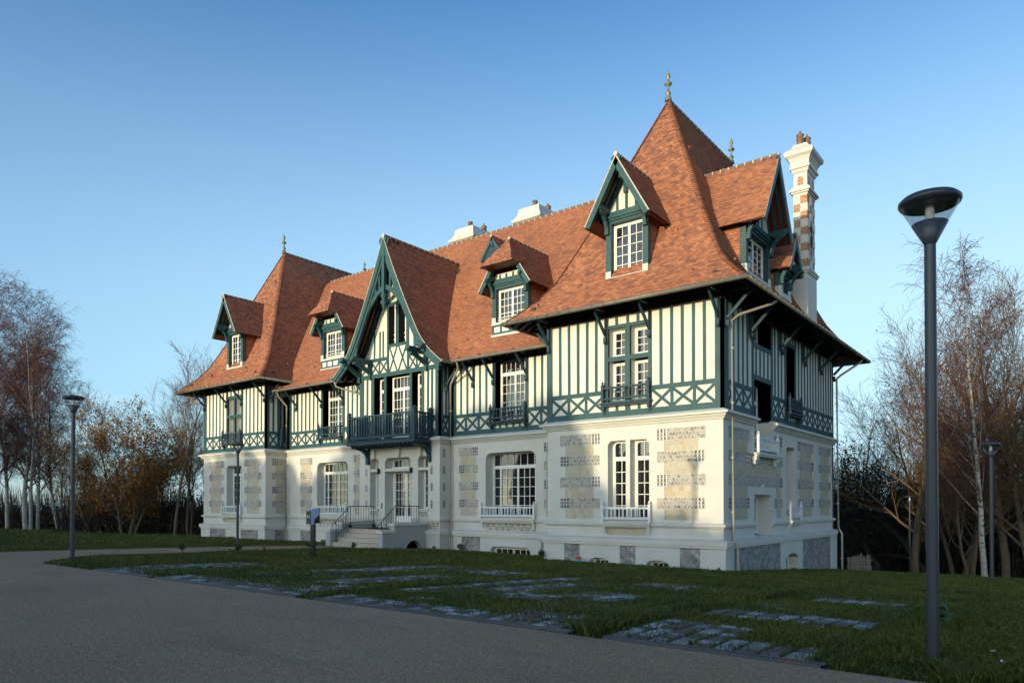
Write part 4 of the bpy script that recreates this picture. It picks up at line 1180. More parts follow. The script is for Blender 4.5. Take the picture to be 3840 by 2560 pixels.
# ------------------------------------------------------------------ dormers, built at the origin: x along, -y outwards
def dormer(name, W, zs, zhead, zeave, zapex, wg, yg, depth, cols, rows, clip=None, low=False, win_leaves=2):
    """W half width of the front, zs sill underside, zhead window head, gable roof from half width wg/zeave to zapex, front edge at -yg"""
    F = Frame('Y', 0.0)
    root = MB()
    # cheeks hung with tiles
    zc = zeave + .25
    for s in (-1, 1):
        n = int((zc - zs) / EXPO)
        for i in range(n):
            z0 = zs + (zc - zs) * i / n; z1 = zs + (zc - zs) * (i + 1) / n; x = s * (W - .02)
            root.face([(x + s * .022, .05, z0), (x + s * .022, depth, z0), (x, depth, z1), (x, .05, z1)], 0, [(.05, z0), (depth, z0), (depth, z1), (.05, z1)])
    d = part(root, name, ['tiles'])
    t = MB(); F2 = F
    pw = .24
    for s in (-1, 1):
        F.box(t, s * W - (pw if s > 0 else 0), s * W + (0 if s > 0 else pw), -.25, 0, zs + (.62 if low else .42), zhead + .45)
    F.box(t, -W + pw, W - pw, -.25, .0, zhead, zhead + .12)
    F.box(t, -W + .05, W - .05, -.2, .06, zhead + .12, zhead + .2); F.box(t, -W, W, -.2, .12, zhead + .2, zhead + .3); F.box(t, -W, W, -.2, .04, zhead + .3, zhead + .48)
    for s in (-1, 1):   # consoles carrying the purlins
        x = s * (W - .1)
        pts = [(.06, zhead - .28), (.1, zhead - .1), (.22, zhead + .12), (.42, zhead + .3), (.62, zhead + .36)]
        for (a, z0), (b, z1) in zip(pts, pts[1:]): t.beam((x, -a, z0), (x, -b, z1), .15, .14, (0, 1, 1))
        t.abox(x - .1, x + .1, -yg + .06, 0, zhead + .42, zhead + .62); t.abox(x - .085, x + .085, -yg + .14, -.2, zhead + .32, zhead + .42); t.abox(x - .09, x + .09, -.14, 0, zhead - .42, zhead - .26)
    ztop = clip[0] if clip else zapex
    k = (zapex - zeave) / wg
    zb = zhead + .48
    if not clip:
        F.box(t, -.06, .06, -.06, .01, zb, zapex - .5); t.abox(-.09, .09, -yg + .1, 0, zapex - .62, zapex - .42); t.abox(-.07, .07, -yg * .6, 0, zapex - .8, zapex - .62); t.abox(-.08, .08, -.12, .0, zapex - 1.25, zapex - .8)
        us = [-.42, .42]
    else: us = [-.62, -.22, .2, .6]
    for u in us:
        zz = min(ztop - .15, zapex - abs(u) * k - .15)
        if zz > zb: F.box(t, u - .05, u + .05, -.06, .008, zb, zz)
    for s in (-1, 1): F.bar(t, (s * (W - .05), zb), (s * ((zapex - ztop) / k * .95 + .02), min(ztop, zapex - .3) - .15), .14, -.06, .012)
    part(t, "dormer_frame", ['teal'], d)
    p = MB(); ww = (zapex - zb) / k - .12
    top = max(.02, (zapex - ztop) / k - .1)
    p.face([F.p(-min(ww, W), -.02, zb), F.p(min(ww, W), -.02, zb), F.p(top, -.02, ztop - .1), F.p(-top, -.02, ztop - .1)])
    if low: p.face([F.p(-W, -.01, zs + .06), F.p(W, -.01, zs + .06), F.p(W, -.01, zs + .5), F.p(-W, -.01, zs + .5)])
    part(p, "plaster_panel", ['plaster'], d)
    if low:
        t = MB(); F.box(t, -W, W, -.03, .012, zs + .05, zs + .16); F.box(t, -W, W, -.03, .012, zs + .44, zs + .52)
        for u in (-W + .06, -W * .5, 0, W * .5, W - .06): F.box(t, u - .06, u + .06, -.03, .008, zs + .16, zs + .44)
        part(t, "apron_timber", ['teal'], d)
    l = MB(); F.box(l, -W - .03, W + .03, -.3, .06, zs - .06, zs + .05)
    zl = zs + (.52 if low else .05)
    F.box(l, -W, W, -.3, .05, zl, zl + .12)
    for s in (-1, 1): F.box(l, s * (W - .12) - .12, s * (W - .12) + .12, -.2, .03, zl + .12, zl + .38)
    if not low: F.box(l, -W, W, -.3, .03, zs + .05, zl + .02)
    part(l, "dormer_sill", ['lead'], d)
    n = MB(); wi = W - pw
    for s in (-1, 1): n.abox(s * wi - .012, s * wi + .012, .02, .34, zl + .1, zhead)
    n.abox(-wi, wi, .02, .34, zhead - .01, zhead + .02); part(n, "window_reveal", ['navy'], d)
    window(F, -wi, wi, zl + .1, zhead, .22, win_leaves, cols, rows, parent=d, name="dormer_window")
    if low:
        h = MB()
        for z in (zl + .24, zl + .36): F.box(h, -wi + .02, wi - .02, -.2, -.14, z, z + .03)
        part(h, "guard_bar", ['white'], d)
    # roof
    r = MB(); prof = [(0, zeave), (wg, zapex)] if not clip else [(0, zeave), (wg, zapex)]
    cz, cy, ty = clip if clip else (zapex, 0, 0)
    def fr(dd):
        z = zeave + dd * k
        return -yg if z <= cz else -cy + (z - cz) / (zapex - cz) * (cy - ty)
    for s in (-1, 1):
        slope(r, prof, (lambda h, dd, z: (wg - dd, h, z)) if s > 0 else (lambda h, dd, z: (-wg + dd, h, z)), fr, lambda dd: depth, .02, u0=s)
        if clip:
            # the small outer corner where the side slope runs out to the hip
            pass
    if clip:
        wc = (zapex - cz) / k
        L = math.hypot(cy - ty, zapex - cz)
        slope(r, [(0, cz), (cy - ty, zapex)], lambda h, dd, z: (h, -cy + dd, z), lambda dd: -wc * (1 - dd / (cy - ty)), lambda dd: wc * (1 - dd / (cy - ty)), .02)
        # triangles closing the step between verge line and hip eave
        for s in (-1, 1): r.face([(s * wc, -yg, cz), (s * wc, -cy, cz), (s * 0.0, -ty, zapex)], 0, [(0, 0), (.4, 0), (.4, 1.4)])
    ro = part(r, "dormer_roof", ['tiles'], d)
    # soffit and verge boards
    sf = MB(); vb = MB(); mo = MB()
    for s in (-1, 1):
        a = (s * wg, zeave); b = ((s * wc, cz) if clip else (0, zapex))
        sf.face([(a[0] - s * .02, -yg + .03, a[1] - .07), (a[0] - s * .02, .02, a[1] - .07), (b[0] - s * .02, .02, b[1] - .07), (b[0] - s * .02, -yg + .03, b[1] - .07)])
        sf.face([(a[0] - s * .01, -yg, a[1] - .06), (a[0] - s * .01, depth, a[1] - .06), (s * (W - .03), depth, a[1] + .12), (s * (W - .03), -yg, a[1] + .12)])
        vx, vz = b[0] - a[0], b[1] - a[1]; L = math.hypot(vx, vz); nx, nz = (-vz / L * -1, vx / L * -1) if s > 0 else (-vz / L, vx / L)
        if nz < 0: nx, nz = -nx, -nz
        def board(o0, o1, y0, y1, m):
            m.box([(px + nx * o, y, pz + nz * o) for (px, pz) in (a, b) for o in (o0, o1) for y in (y0, y1)])
        board(-.05, -.005, -yg - .02, -yg + .1, mo); board(-.26, -.052, -yg - .01, -yg + .06, vb)
        for y in (-yg + .3, -yg + .6):
            if y < -.05: vb.beam((a[0] - nx * .1, y, a[1] - nz * .1), (b[0] - nx * .1, y, b[1] - nz * .1), .08, .08, (0, 1, 0))
    if clip: sf.face([(-wc, -cy, cz - .04), (wc, -cy, cz - .04), (wc, 0, cz + .1), (-wc, 0, cz + .1)])
    part(sf, "dormer_soffit", ['soffit'], d); part(vb, "verge_board", ['teal'], d); part(mo, "verge_mortar", ['mortar'], d)
    ridge([(0, -ty if clip else -yg, zapex), (0, depth, zapex)], d, .075, .34)
    if low:
        f = MB()
    return d
def place(d, x, y, rz):
    d.location = Vector((x, y, 0)) - house.location * 1.0
    d.location.z = -house.location.z
    d.rotation_euler = (0, 0, rz)
    return d
place(dormer("dormer", .95, 10.64, 12.98, 12.78, 15.33, 1.45, .85, 2.3, 2, 5), -3.95, 0.0, 0)
place(dormer("dormer", .95, 10.58, 12.94, 12.74, 15.36, 1.45, .82, 2.3, 2, 5), -33.64, .6, 0)
place(dormer("dormer", 1.42, 10.66, 12.45, 12.62, 15.65, 1.78, .84, 2.6, 2, 5), .0, 3.82, R(90))
place(dormer("dormer", .72, 10.72, 11.62, 11.82, 13.45, 1.0, .52, 1.4, 1, 4), .06, 6.98, R(90))
place(dormer("dormer", 1.12, 9.98, 12.28, 12.16, 14.62, 1.62, .5, 3.4, 3, 4, (13.12, 1.12, .05), True), -11.56, 2.1, 0)
place(dormer("dormer", 1.12, 9.9, 12.20, 12.10, 14.54, 1.62, .5, 3.4, 3, 4, (13.04, 1.12, .05), True), -25.28, 2.1, 0)
# little triangular roof vent high on the main roof
r = MB()
for s in (-1, 1): slope(r, [(0, 15.55), (.85, 16.8)], (lambda h, dd, z: (.85 - dd, h, z)) if s > 0 else (lambda h, dd, z: (-.85 + dd, h, z)), lambda dd: 0.0, lambda dd: 1.6, .02)
d = part(r, "dormer", ['tiles'])
t = MB(); Fz = Frame('Y', 0.0)
for s in (-1, 1): Fz.bar(t, (s * .82, 15.5), (0, 16.68), .14, -.04, .03)
t.abox(-.06, .06, -.03, .05, 16.2, 16.6); part(t, "verge_board", ['teal'], d)
t = MB(); t.face([(-.75, .05, 15.5), (.75, .05, 15.5), (0, .05, 16.6)]); part(t, "vent_face", ['navy'], d)
ridge([(0, -.05, 16.82), (0, 1.6, 16.82)], d, .06, .3); place(d, -15.75, 5.75, 0)

# ventilation tiles scattered on the slopes
def zt(d, prof): return zprof(prof, d)
vt = [(-7.9, .65, 0), (-6.1, 1.2, 0), (-1.0, .8, 0), (-2.2, 2.1, 0), (-3.3, 3.9, 0), (-35.9, .9, 1), (-31.9, 1.0, 1), (-31.5, 2.5, 1), (-33.2, 4.0, 1)]
for x, d_, k in vt:
    z = zt(d_, TPROF); y = (-1.3 if k == 0 else -.65) + d_
    mb = MB(); mb.box([(x + a, y + b, z + c) for a in (-.09, .09) for b, c in ((-.10, .06), (-.02, .12), (.0, -.1), (.08, .04))]); part(mb, "vent_tile", ['tiles'])
for x, d_ in ((-14.4, 1.1), (-13.9, 3.5), (-9.3, 5.6), (-8.6, 4.2), (-27.3, 1.2), (-14.0, 5.2)):
    z = zt(d_, MPROF); y = YE + d_
    mb = MB(); mb.box([(x + a, y + b, z + c) for a in (-.09, .09) for b, c in ((-.10, .06), (-.02, .12), (.0, -.1), (.08, .04))]); part(mb, "vent_tile", ['tiles'])
for y, d_, k in ((1.6, 1.4, 0), (3.2, 3.9, 0), (7.0, 3.6, 0), (8.0, 4.3, 0), (5.4, 2.9, 1), (6.9, 3.7, 1), (2.2, 1.2, 1), (9.0, 3.9, 1)):
    x = (1.3 if k == 0 else -28.72) - d_ * 1.034; z = zt(d_, TPROF)
    mb = MB(); mb.box([(x - b, y + a, z + c) for a in (-.09, .09) for b, c in ((-.10, .06), (-.02, .12), (.0, -.1), (.08, .04))]); part(mb, "vent_tile", ['tiles'])

# ------------------------------------------------------------------ chimneys
x0, x1, y0, y1 = -.50, .20, 9.97, 11.45
mb = MB()
mb.abox(x0 - .35, x1, y0, y1, 10.2, 12.62, 0)
mb.face([(x0 - .35, y0 + .2, 12.62), (x0, y0 + .2, 13.0), (x0, y1, 13.0), (x0 - .35, y1, 12.62)], 0)
mb.abox(x0 - .06, x1 + .06, y0 - .06, y1 + .06, 12.62, 12.72, 0); mb.abox(x0 - .02, x1 + .1, y0 - .1, y1 + .1, 12.72, 12.8, 0); mb.abox(x0, x1 + .03, y0 - .03, y1 + .03, 12.8, 12.92, 0)
# chequered shaft: alternating stone and brick quoins
sx0, sx1, sy0, sy1 = -.44, .18, 10.0, 11.2
n = 9; zb0, zb1 = 12.92, 16.35
for i in range(n):
    za = zb0 + (zb1 - zb0) * i / n; zc = zb0 + (zb1 - zb0) * (i + 1) / n
    for ix in range(2):
        for iy in range(3):
            st = (ix + iy + i) % 2 == 0
            g = .02 if st else 0.0
            xa = sx0 + (sx1 - sx0) * ix / 2 - (g if ix == 0 else 0); xb = sx0 + (sx1 - sx0) * (ix + 1) / 2 + (g if ix == 1 else 0)
            ya = sy0 + (sy1 - sy0) * iy / 3 - (g if iy == 0 else 0); yb = sy0 + (sy1 - sy0) * (iy + 1) / 3 + (g if iy == 2 else 0)
            mb.abox(xa, xb, ya, yb, za, zc, 0 if st else 1)
def ring(z0, z1, g, m=0): mb.abox(sx0 - g, sx1 + g, sy0 - g, sy1 + g, z0, z1, m)
ring(16.35, 16.47, .03); ring(16.47, 16.55, .10); ring(16.55, 16.66, .17); ring(16.66, 16.76, .09); ring(16.76, 17.45, .0)
for cx_ in ((sx0 + sx1) / 2,):
    pts = [(cx_ + .13 * math.cos(a), 17.12 + .18 * math.sin(a)) for a in [math.pi * i / 8 for i in range(9)]]
    Frame('Y', sy0).poly(mb, [(cx_ - .13, 16.86), (cx_ + .13, 16.86)] + pts, 0, .006, 1)
for cy_ in (10.3, 10.9):
    pts = [(cy_ + .12 * math.cos(a), 17.12 + .18 * math.sin(a)) for a in [math.pi * i / 8 for i in range(9)]]
    Frame('X', sx1).poly(mb, [(cy_ - .12, 16.86), (cy_ + .12, 16.86)] + pts, 0, .006, 1)
cap = [(0, 17.45), (.06, 17.5), (.09, 17.62), (.16, 17.66), (.16, 17.76), (.10, 17.8), (.13, 17.98), (.22, 18.15), (.34, 18.26), (.36, 18.42), (.3, 18.5), (.16, 18.62), (.04, 18.74), (.0, 18.85)]
for (g0, z0), (g1, z1) in zip(cap, cap[1:]):
    a = [(sx0 - g0, sy0 - g0), (sx1 + g0, sy0 - g0), (sx1 + g0, sy1 + g0), (sx0 - g0, sy1 + g0)]; b = [(sx0 - g1, sy0 - g1), (sx1 + g1, sy0 - g1), (sx1 + g1, sy1 + g1), (sx0 - g1, sy1 + g1)]
    for i in range(4): j = (i + 1) % 4; mb.face([(*a[i], z0), (*a[j], z0), (*b[j], z1), (*b[i], z1)])
mb.face([(sx0, sy0, 18.85), (sx1, sy0, 18.85), (sx1, sy1, 18.85), (sx0, sy1, 18.85)])
ch = part(mb, "chimney", ['stone', 'brick'], None, "tall white chimney chequered with orange brick")
def pot(x, y, z, parent, vent=True, k=1.0):
    mb = MB()
    if vent: mb.lathe([(r * k, h * k) for r, h in [(.17, 0), (.15, .3), (.18, .33), (.18, .38), (.16, .4), (.16, .52), (.19, .56), (.17, .6), (.08, .66), (.03, .72), (.04, .76), (.01, .8)]], (x, y, z), 10)
    else: mb.lathe([(.19 * k, 0), (.14 * k, .42 * k), (.17 * k, .44 * k), (.17 * k, .5 * k), (.12 * k, .5 * k)], (x, y, z), 10)
    part(mb, "chimney_pot", ['pot'], parent)
pot(-.22, 10.3, 18.83, ch); pot(-.05, 10.85, 18.83, ch)
mb = MB()   # wrought anchor on the side of the shaft
mb.tube([(.21, 10.5, 13.6), (.23, 10.5, 15.0)], .03); 
for i in range(10):
    a = i / 9 * 6.28; mb.tube([(.22, 10.5 + .14 * math.sin(a), 14.9 + .16 * math.cos(a) - .12), (.23, 10.5 + .14 * math.sin(a + .63), 14.9 + .16 * math.cos(a + .63) - .12)], .025, 5)
    mb.tube([(.22, 10.5 + .12 * math.sin(a), 14.2 + .3 * math.cos(a)), (.23, 10.5 + .12 * math.sin(a + .63), 14.2 + .3 * math.cos(a + .63))], .03, 5)
part(mb, "wall_anchor", ['iron'], ch)
for cx_ in (-20.7, -15.5):
    mb = MB(); a, b, c, e = cx_ - .75, cx_ + .75, 8.9, 11.0
    mb.abox(a, b, c, e, 15.5, 18.6)
    prof = [(.0, 18.5), (.3, 18.62), (.34, 18.75), (.2, 18.86), (.06, 19.1), (.0, 19.45)]
    for (g0, z0), (g1, z1) in zip(prof, prof[1:]):
        p = [(a - g0, c - g0), (b + g0, c - g0), (b + g0, e + g0), (a - g0, e + g0)]; q = [(a - g1, c - g1), (b + g1, c - g1), (b + g1, e + g1), (a - g1, e + g1)]
        for i in range(4): j = (i + 1) % 4; mb.face([(*p[i], z0), (*p[j], z0), (*q[j], z1), (*q[i], z1)])
    mb.face([(a, c, 19.45), (b, c, 19.45), (b, e, 19.45), (a, e, 19.45)])
    o = part(mb, "chimney", ['stone']); pot(cx_ + .1, 9.4, 19.43, o, False, 1.0); pot(cx_ + .1, 10.75, 19.4, o, True, 1.1)

# ------------------------------------------------------------------ rainwater pipes
def pipe(pts, r=.055):
    mb = MB(); mb.tube(pts, r, 8); 
    for p, q in zip(pts, pts[1:]):
        if abs(p[2] - q[2]) > 2:
            n = int(abs(p[2] - q[2]) / 2)
            for i in range(n):
                z = q[2] + (p[2] - q[2]) * (i + .5) / n; mb.tube([(p[0], p[1], z - .04), (p[0], p[1], z + .04)], r + .012, 8)
    part(mb, "downpipe", ['pipe'])
pipe([(1.3, 2.0, 9.3), (1.2, 1.75, 9.12), (.35, .62, 8.62), (.16, .5, 8.4), (.16, .5, .35), (.34, .5, .12), (.34, .5, -1.5)])
pipe([(1.3, 15.9, 9.3), (1.2, 15.7, 9.1), (.35, 15.4, 8.5), (.16, 15.25, 8.3), (.2, 15.25, .4), (.38, 15.25, .1), (.38, 15.25, -2.5)])
pipe([(-14.1, 1.0, 8.78), (-14.1, 1.1, 8.62), (-14.25, 1.3, 8.45), (-15.3, 1.9, 7.85), (-15.33, 1.93, 7.7), (-15.33, 1.93, .4), (-15.22, 1.75, .1), (-15.22, 1.75, -1.2)])
pipe([(-29.4, 1.0, 8.72), (-29.5, 1.15, 8.5), (-29.72, 1.9, 7.95), (-29.72, 1.9, .4), (-29.62, 1.75, .1), (-29.62, 1.75, -1.2)])
pipe([(-23.3, .7, 8.68), (-23.25, .8, 8.4), (-22.1, 1.55, 7.95), (-21.95, 1.9, 7.8), (-21.95, 2.0, 5.2)])
pipe([(-38.8, .2, 9.25), (-38.5, .3, 8.9), (-37.6, .8, 8.5), (-37.62, .9, 0)])

# ------------------------------------------------------------------ entrance steps
SX0, SX1, SYF = -20.43, -16.76, -1.75
mb = MB(); mb.abox(SX0, SX1, -.15, 1.3, -1.6, .36)
for i, (y, z) in enumerate(((-1.6, -.30), (-1.24, -.08), (-.88, .14), (-.53, .36))):
    mb.abox(SX0, SX1, y, y + .5 if i < 3 else .0, -1.6, z - .03); mb.abox(SX0, SX1, y - .025, y + .5 if i < 3 else 1.32, z - .03, z)
steps = part(mb, "entrance_steps", ['step'])
def parapet(xa, xb, arch):
    mb = MB()
    prof = [(-1.75, .23), (-.98, .23), (-.98, .58), (1.1, .58)]
    if arch:
        # right wall with the cellar arch
        pts = [(-1.75, -1.6), (-.2, -1.6)]
        pts += [(.36 - .56 * math.cos(a), -.72 + .54 * math.sin(a)) for a in [math.pi * i / 14 for i in range(15)]]
        pts += [(.92, -1.6), (1.2, -1.6), (1.2, .58), (-.98, .58), (-.98, .23), (-1.75, .23)]
        for x in (xa, xb):
            top = [(-1.75, .23), (-.98, .23)]
            mb.face([(x, -1.75, -1.6), (x, -.98, -1.6), (x, -.98, .23), (x, -1.75, .23)]); mb.face([(x, -.98, -1.6), (x, -.2, -1.6), (x, -.2, .58), (x, -.98, .58)]); mb.face([(x, .92, -1.6), (x, 1.2, -1.6), (x, 1.2, .58), (x, .92, .58)])
            arcp = [(.36 - .56 * math.cos(math.pi * i / 14), -.72 + .54 * math.sin(math.pi * i / 14)) for i in range(15)]
            for a, b in zip(arcp, arcp[1:]): mb.face([(x, a[0], a[1]), (x, b[0], b[1]), (x, b[0], .58), (x, a[0], .58)])
        arcp = [(-.2, -1.6)] + arcp + [(.92, -1.6)]
        for a, b in zip(arcp, arcp[1:]): mb.face([(xa, *a), (xb, *a), (xb, *b), (xa, *b)])
        mb.face([(xa, -1.75, -1.6), (xb, -1.75, -1.6), (xb, -1.75, .23), (xa, -1.75, .23)]); mb.face([(xa, -.98, .23), (xb, -.98, .23), (xb, -.98, .58), (xa, -.98, .58)])
        mb.face([(xa + .05, -.2, -1.6), (xa + .05, .92, -1.6), (xa + .05, .92, -.1), (xa + .05, -.2, -.1)], 1)
    else:
        mb.abox(xa, xb, -1.75, -.981, -1.6, .23); mb.abox(xa, xb, -.98, 1.2, -1.6, .58)
    w = part(mb, "parapet_wall", ['render', 'black'], steps)
    m = MB(); m.abox(xa - .06, xb + .06, -1.82, -.96, .231, .36); m.abox(xa - .06, xb + .06, -1.04, 1.2, .581, .72); part(m, "coping", ['stone'], steps)
parapet(SX1, SX1 + .37, True); parapet(SX0 - .37, SX0, False)
for x in (SX0 + .09, SX1 - .05):
    mb = MB(); w = .022
    def rod(p, q, r=.012): mb.tube([p, q], r, 6)
    zt0 = 1.56; zl0 = .62
    rod((x, -1.62, zl0), (x, -.55, zt0), .02); rod((x, -.55, zt0), (x, 1.15, zt0), .02); rod((x, -1.45, -.02), (x, -.5, .62), .014); rod((x, -.5, .72), (x, 1.15, .72), .014)
    rod((x, -1.45, -.28), (x, -1.45, .76), .022); rod((x, -.5, .5), (x, -.5, 1.58), .022); rod((x, 1.1, .5), (x, 1.1, 1.56), .022)
    for i in range(1, 6):
        y = -1.45 + .95 * i / 6; rod((x, y, -.02 + .64 * i / 6), (x, y, .77 + .79 * (y + 1.45) / .9 * .98))
    for i in range(1, 9):
        y = -.5 + 1.6 * i / 9; rod((x, y, .72), (x, y, zt0))
    for i in range(7):
        a0, a1 = math.pi * (1 + i / 7 * 1.0), math.pi * (1 + (i + 1) / 7)
        rod((x, -1.62 + .0 - .09 * math.sin(i / 7 * 3.1), zl0 - .2 * i / 7), (x, -1.62 - .09 * math.sin((i + 1) / 7 * 3.1), zl0 - .2 * (i + 1) / 7), .018)
    mb.abox(x - .06, x + .06, -1.55, -1.4, -.42, -.25); mb.abox(x - .06, x + .06, -.56, -.44, .42, .54); mb.abox(x - .06, x + .06, 1.02, 1.14, .42, .54)
    part(mb, "handrail", ['iron'], steps)
# ------------------------------------------------------------------ terrain, gravel, paving
def axis(lo, hi, near0, near1, fine, coarse):
    out = []; x = lo
    while x < hi:
        out.append(x); x += fine if near0 <= x < near1 else coarse * (1 if -120 < x < 120 else 6)
    out.append(hi); return out
xs = axis(-420, 420, -60, 30, 1.0, 6.0); ys = axis(-420, 420, -30, 40, 1.0, 6.0)
mb = MB()
mb.grid([[(x, y, gz(x, y) - .012) for x in xs] for y in ys], 0, False, True)
ground = mb.build("ground", ['soil']); tag(ground, kind="structure")
def ribbon(name, ys_, fl, fr_, lift, m, nx=8):
    mb = MB(); mb.grid([[(fl(y) + (fr_(y) - fl(y)) * i / nx, y, gz(fl(y) + (fr_(y) - fl(y)) * i / nx, y) + lift) for i in range(nx + 1)] for y in ys_], 0, False, True)
    return mb
def interp(tab, y):
    for (y0, x0), (y1, x1) in zip(tab, tab[1:]):
        if y <= y1: return x0 + (x1 - x0) * max(0, y - y0) / (y1 - y0)
    return tab[-1][1]
PR = [(-17.6, -12.5), (-17.2, -13.3), (-16.2, -14.35), (-14.85, -15.4), (-11.9, -15.8), (-8.9, -16.4), (-7.1, -16.9), (-4.7, -17.1), (-2.5, -16.9), (-1.8, -16.4)]
PL = [(-17.6, -18.7), (-15.4, -19.05), (-11.3, -19.6), (-9.3, -19.95), (-4.9, -20.5), (-1.8, -20.7)]
yy = [-17.6 + i * .4 for i in range(40)]
mb = ribbon("p", yy, lambda y: interp(PL, y), lambda y: interp(PR, y), .012, 'gravel')
road = [[(x, y, gz(x, y) + .010) for x in [-90 + 5 * i for i in range(30)]] for y in (-80, -60, -45, -35, -28, -22, -19, -18, -17.55)]
mb.grid(road, 0, False, True)
o = mb.build("gravel_road", ['gravel']); tag(o, kind="structure")

k = NT("grey_paver", 0.8, 0.3)
oi = k.white(k.n("ShaderNodeNewGeometry").outputs["Random Per Island"]) if False else k.n("ShaderNodeNewGeometry").outputs["Random Per Island"]
nz_ = k.noise(k.obj(), 30.0, 4.0)
c_ = k.ramp(oi, [(0.0, (0.075, 0.062, 0.05)), (0.5, (0.115, 0.10, 0.088)), (0.75, (0.28, 0.275, 0.26)), (1.0, (0.42, 0.41, 0.39))])
k.bump(nz_, .4, .01); M['paver'] = k.col(k.mix(k.math('MULTIPLY', nz_, .35), c_, (.12, .11, .1)))
# bare (grass-free) patches of the reinforced turf, found on the ground: (x0,x1,y0,y1)
BAYS = [(-9.4, -6.55), (-6.1, -.85), (-.35, 4.85), (5.4, 7.95)]
BARE = [(5.45, 6.35, -17.2, -15.95), (6.35, 7.9, -17.3, -16.95), (5.15, 7.5, -14.35, -13.85), (-6.05, -.9, -17.3, -17.0), (-1.7, -.9, -17.0, -16.0), (-.3, 4.8, -17.3, -17.08), (3.6, 4.3, -16.9, -16.5),
        (1.5, 2.5, -14.75, -14.3), (2.5, 3.3, -14.1, -13.0), (.75, 1.2, -14.0, -11.6), (-.75, -.15, -15.5, -9.8), (-5.5, -4.9, -13.6, -9.0), (-2.7, -2.2, -15.4, -12.4), (-9.35, -8.1, -17.3, -13.6),
        (5.9, 6.7, -8.2, -7.7), (2.0, 2.9, -10.0, -9.6), (-3.0, -2.2, -10.1, -9.5), (6.2, 7.2, -10.4, -10.1)]
def hsh(a, b): return (math.sin(a * 12.9898 + b * 78.233) * 43758.5453) % 1.0
def vnoise(x, y, s=1.0):
    x *= s; y *= s; i, j = math.floor(x), math.floor(y); f, g = x - i, y - j
    f = f * f * (3 - 2 * f); g = g * g * (3 - 2 * g)
    return (hsh(i, j) * (1 - f) + hsh(i + 1, j) * f) * (1 - g) + (hsh(i, j + 1) * (1 - f) + hsh(i + 1, j + 1) * f) * g
def bareness(x, y):
    v = 0.0
    for a, b, c, e in BARE:
        dx = min(x - a, b - x); dy = min(y - c, e - y); m = min(dx, dy)
        if m > -.35: v = max(v, min(1.0, (m + .35) / .35))
    return v
for bi, (a, b) in enumerate(BAYS):
    mb = MB(); px, py = .265, .205
    nx = int((b - a) / px); ny = int(9.0 / py)
    for i in range(nx):
        for j in range(ny):
            x = a + px * i + .02; y = -17.32 + py * j
            if vnoise(x, y, .9) * .6 + bareness(x, y) * .9 < .30: continue
            w, h = px - .05, py - .032; z = gz(x, y) + .006 + .012 * hsh(i + 31 * bi, j) + .022 * bareness(x, y); t = .01 * (hsh(j, i) - .5); s = .012
            P = [(x, y), (x + w, y), (x + w, y + h), (x, y + h)]
            Q = [(x + s, y + s), (x + w - s, y + s), (x + w - s, y + h - s), (x + s, y + h - s)]
            q = [(qx, qy, z + (t if n < 2 else -t)) for n, (qx, qy) in enumerate(Q)]
            p = [(qx, qy, z - .012) for qx, qy in P]; g = [(qx, qy, z - .07) for qx, qy in P]
            b0 = len(mb.v); mb.v += q + p + g
            mb.f.append((b0, b0 + 1, b0 + 2, b0 + 3)); mb.m.append(0)
            for n in range(4):
                n2 = (n + 1) % 4
                mb.f.append((b0 + n, b0 + 4 + n, b0 + 4 + n2, b0 + n2)); mb.m.append(0)
                mb.f.append((b0 + 4 + n, b0 + 8 + n, b0 + 8 + n2, b0 + 4 + n2)); mb.m.append(0)
    o = mb.build("paving", ['paver']); tag(o, kind="structure")
dl = ["slotted steel drain grate by the leftmost parking bay near the lone lamp", "long slotted drain grate along the edge of the second parking bay", "long slotted drain grate along the edge of the third parking bay",
      "short rusty slotted drain grate nearest to the big lamp post"]
M['steel'] = mat_simple("drain_steel", (0.11, 0.12, 0.135), .25, 4, .45, .5, .5)
k = NT("rusty_steel", .6, .4, .3)
M['rust'] = k.col(k.ramp(k.noise(k.obj(), 1.1, 3.0), [(.5, (.10, .105, .115)), (.66, (.24, .12, .055))]))
for (a, b), lab in zip(((-9.4, -6.45), (-6.2, -.86), (-.4, 4.92), (5.4, 7.98)), dl):
    mb = MB(); y0, y1 = -17.50, -17.35; z = gz(a, -17.4) + .03
    mb.abox(a, b, y0, y0 + .018, z - .08, z); mb.abox(a, b, y1 - .018, y1, z - .08, z); mb.abox(a, a + .02, y0, y1, z - .08, z - .002); mb.abox(b - .02, b, y0, y1, z - .08, z - .002)
    n = int((b - a) / .042)
    for i in range(n):
        x = a + .02 + (b - a - .04) * (i + .5) / n; mb.abox(x - .011, x + .011, y0 + .018, y1 - .018, z - .03, z - .004)
    mb.face([(a, y0 + .01, z - .07), (b, y0 + .01, z - .07), (b, y1 - .01, z - .07), (a, y1 - .01, z - .07)], 1)
    o = mb.build("drain_grate", ['rust' if a > 5 else 'steel', 'black']); tag(o, lab, "drain grate", "drain grates along the gravel road")
# sea far below on the left
mb = MB(); S = 30000
mb.face([(-S, -S, -72), (S, -S, -72), (S, S, -72), (-S, S, -72)])
k = NT("sea_water", .25, .5); k.bump(k.noise(k.obj(), .08, 3.0), .4, 1.0); M['sea'] = k.col((.03, .06, .10))
tag(mb.build("sea", ['sea']), kind="structure")

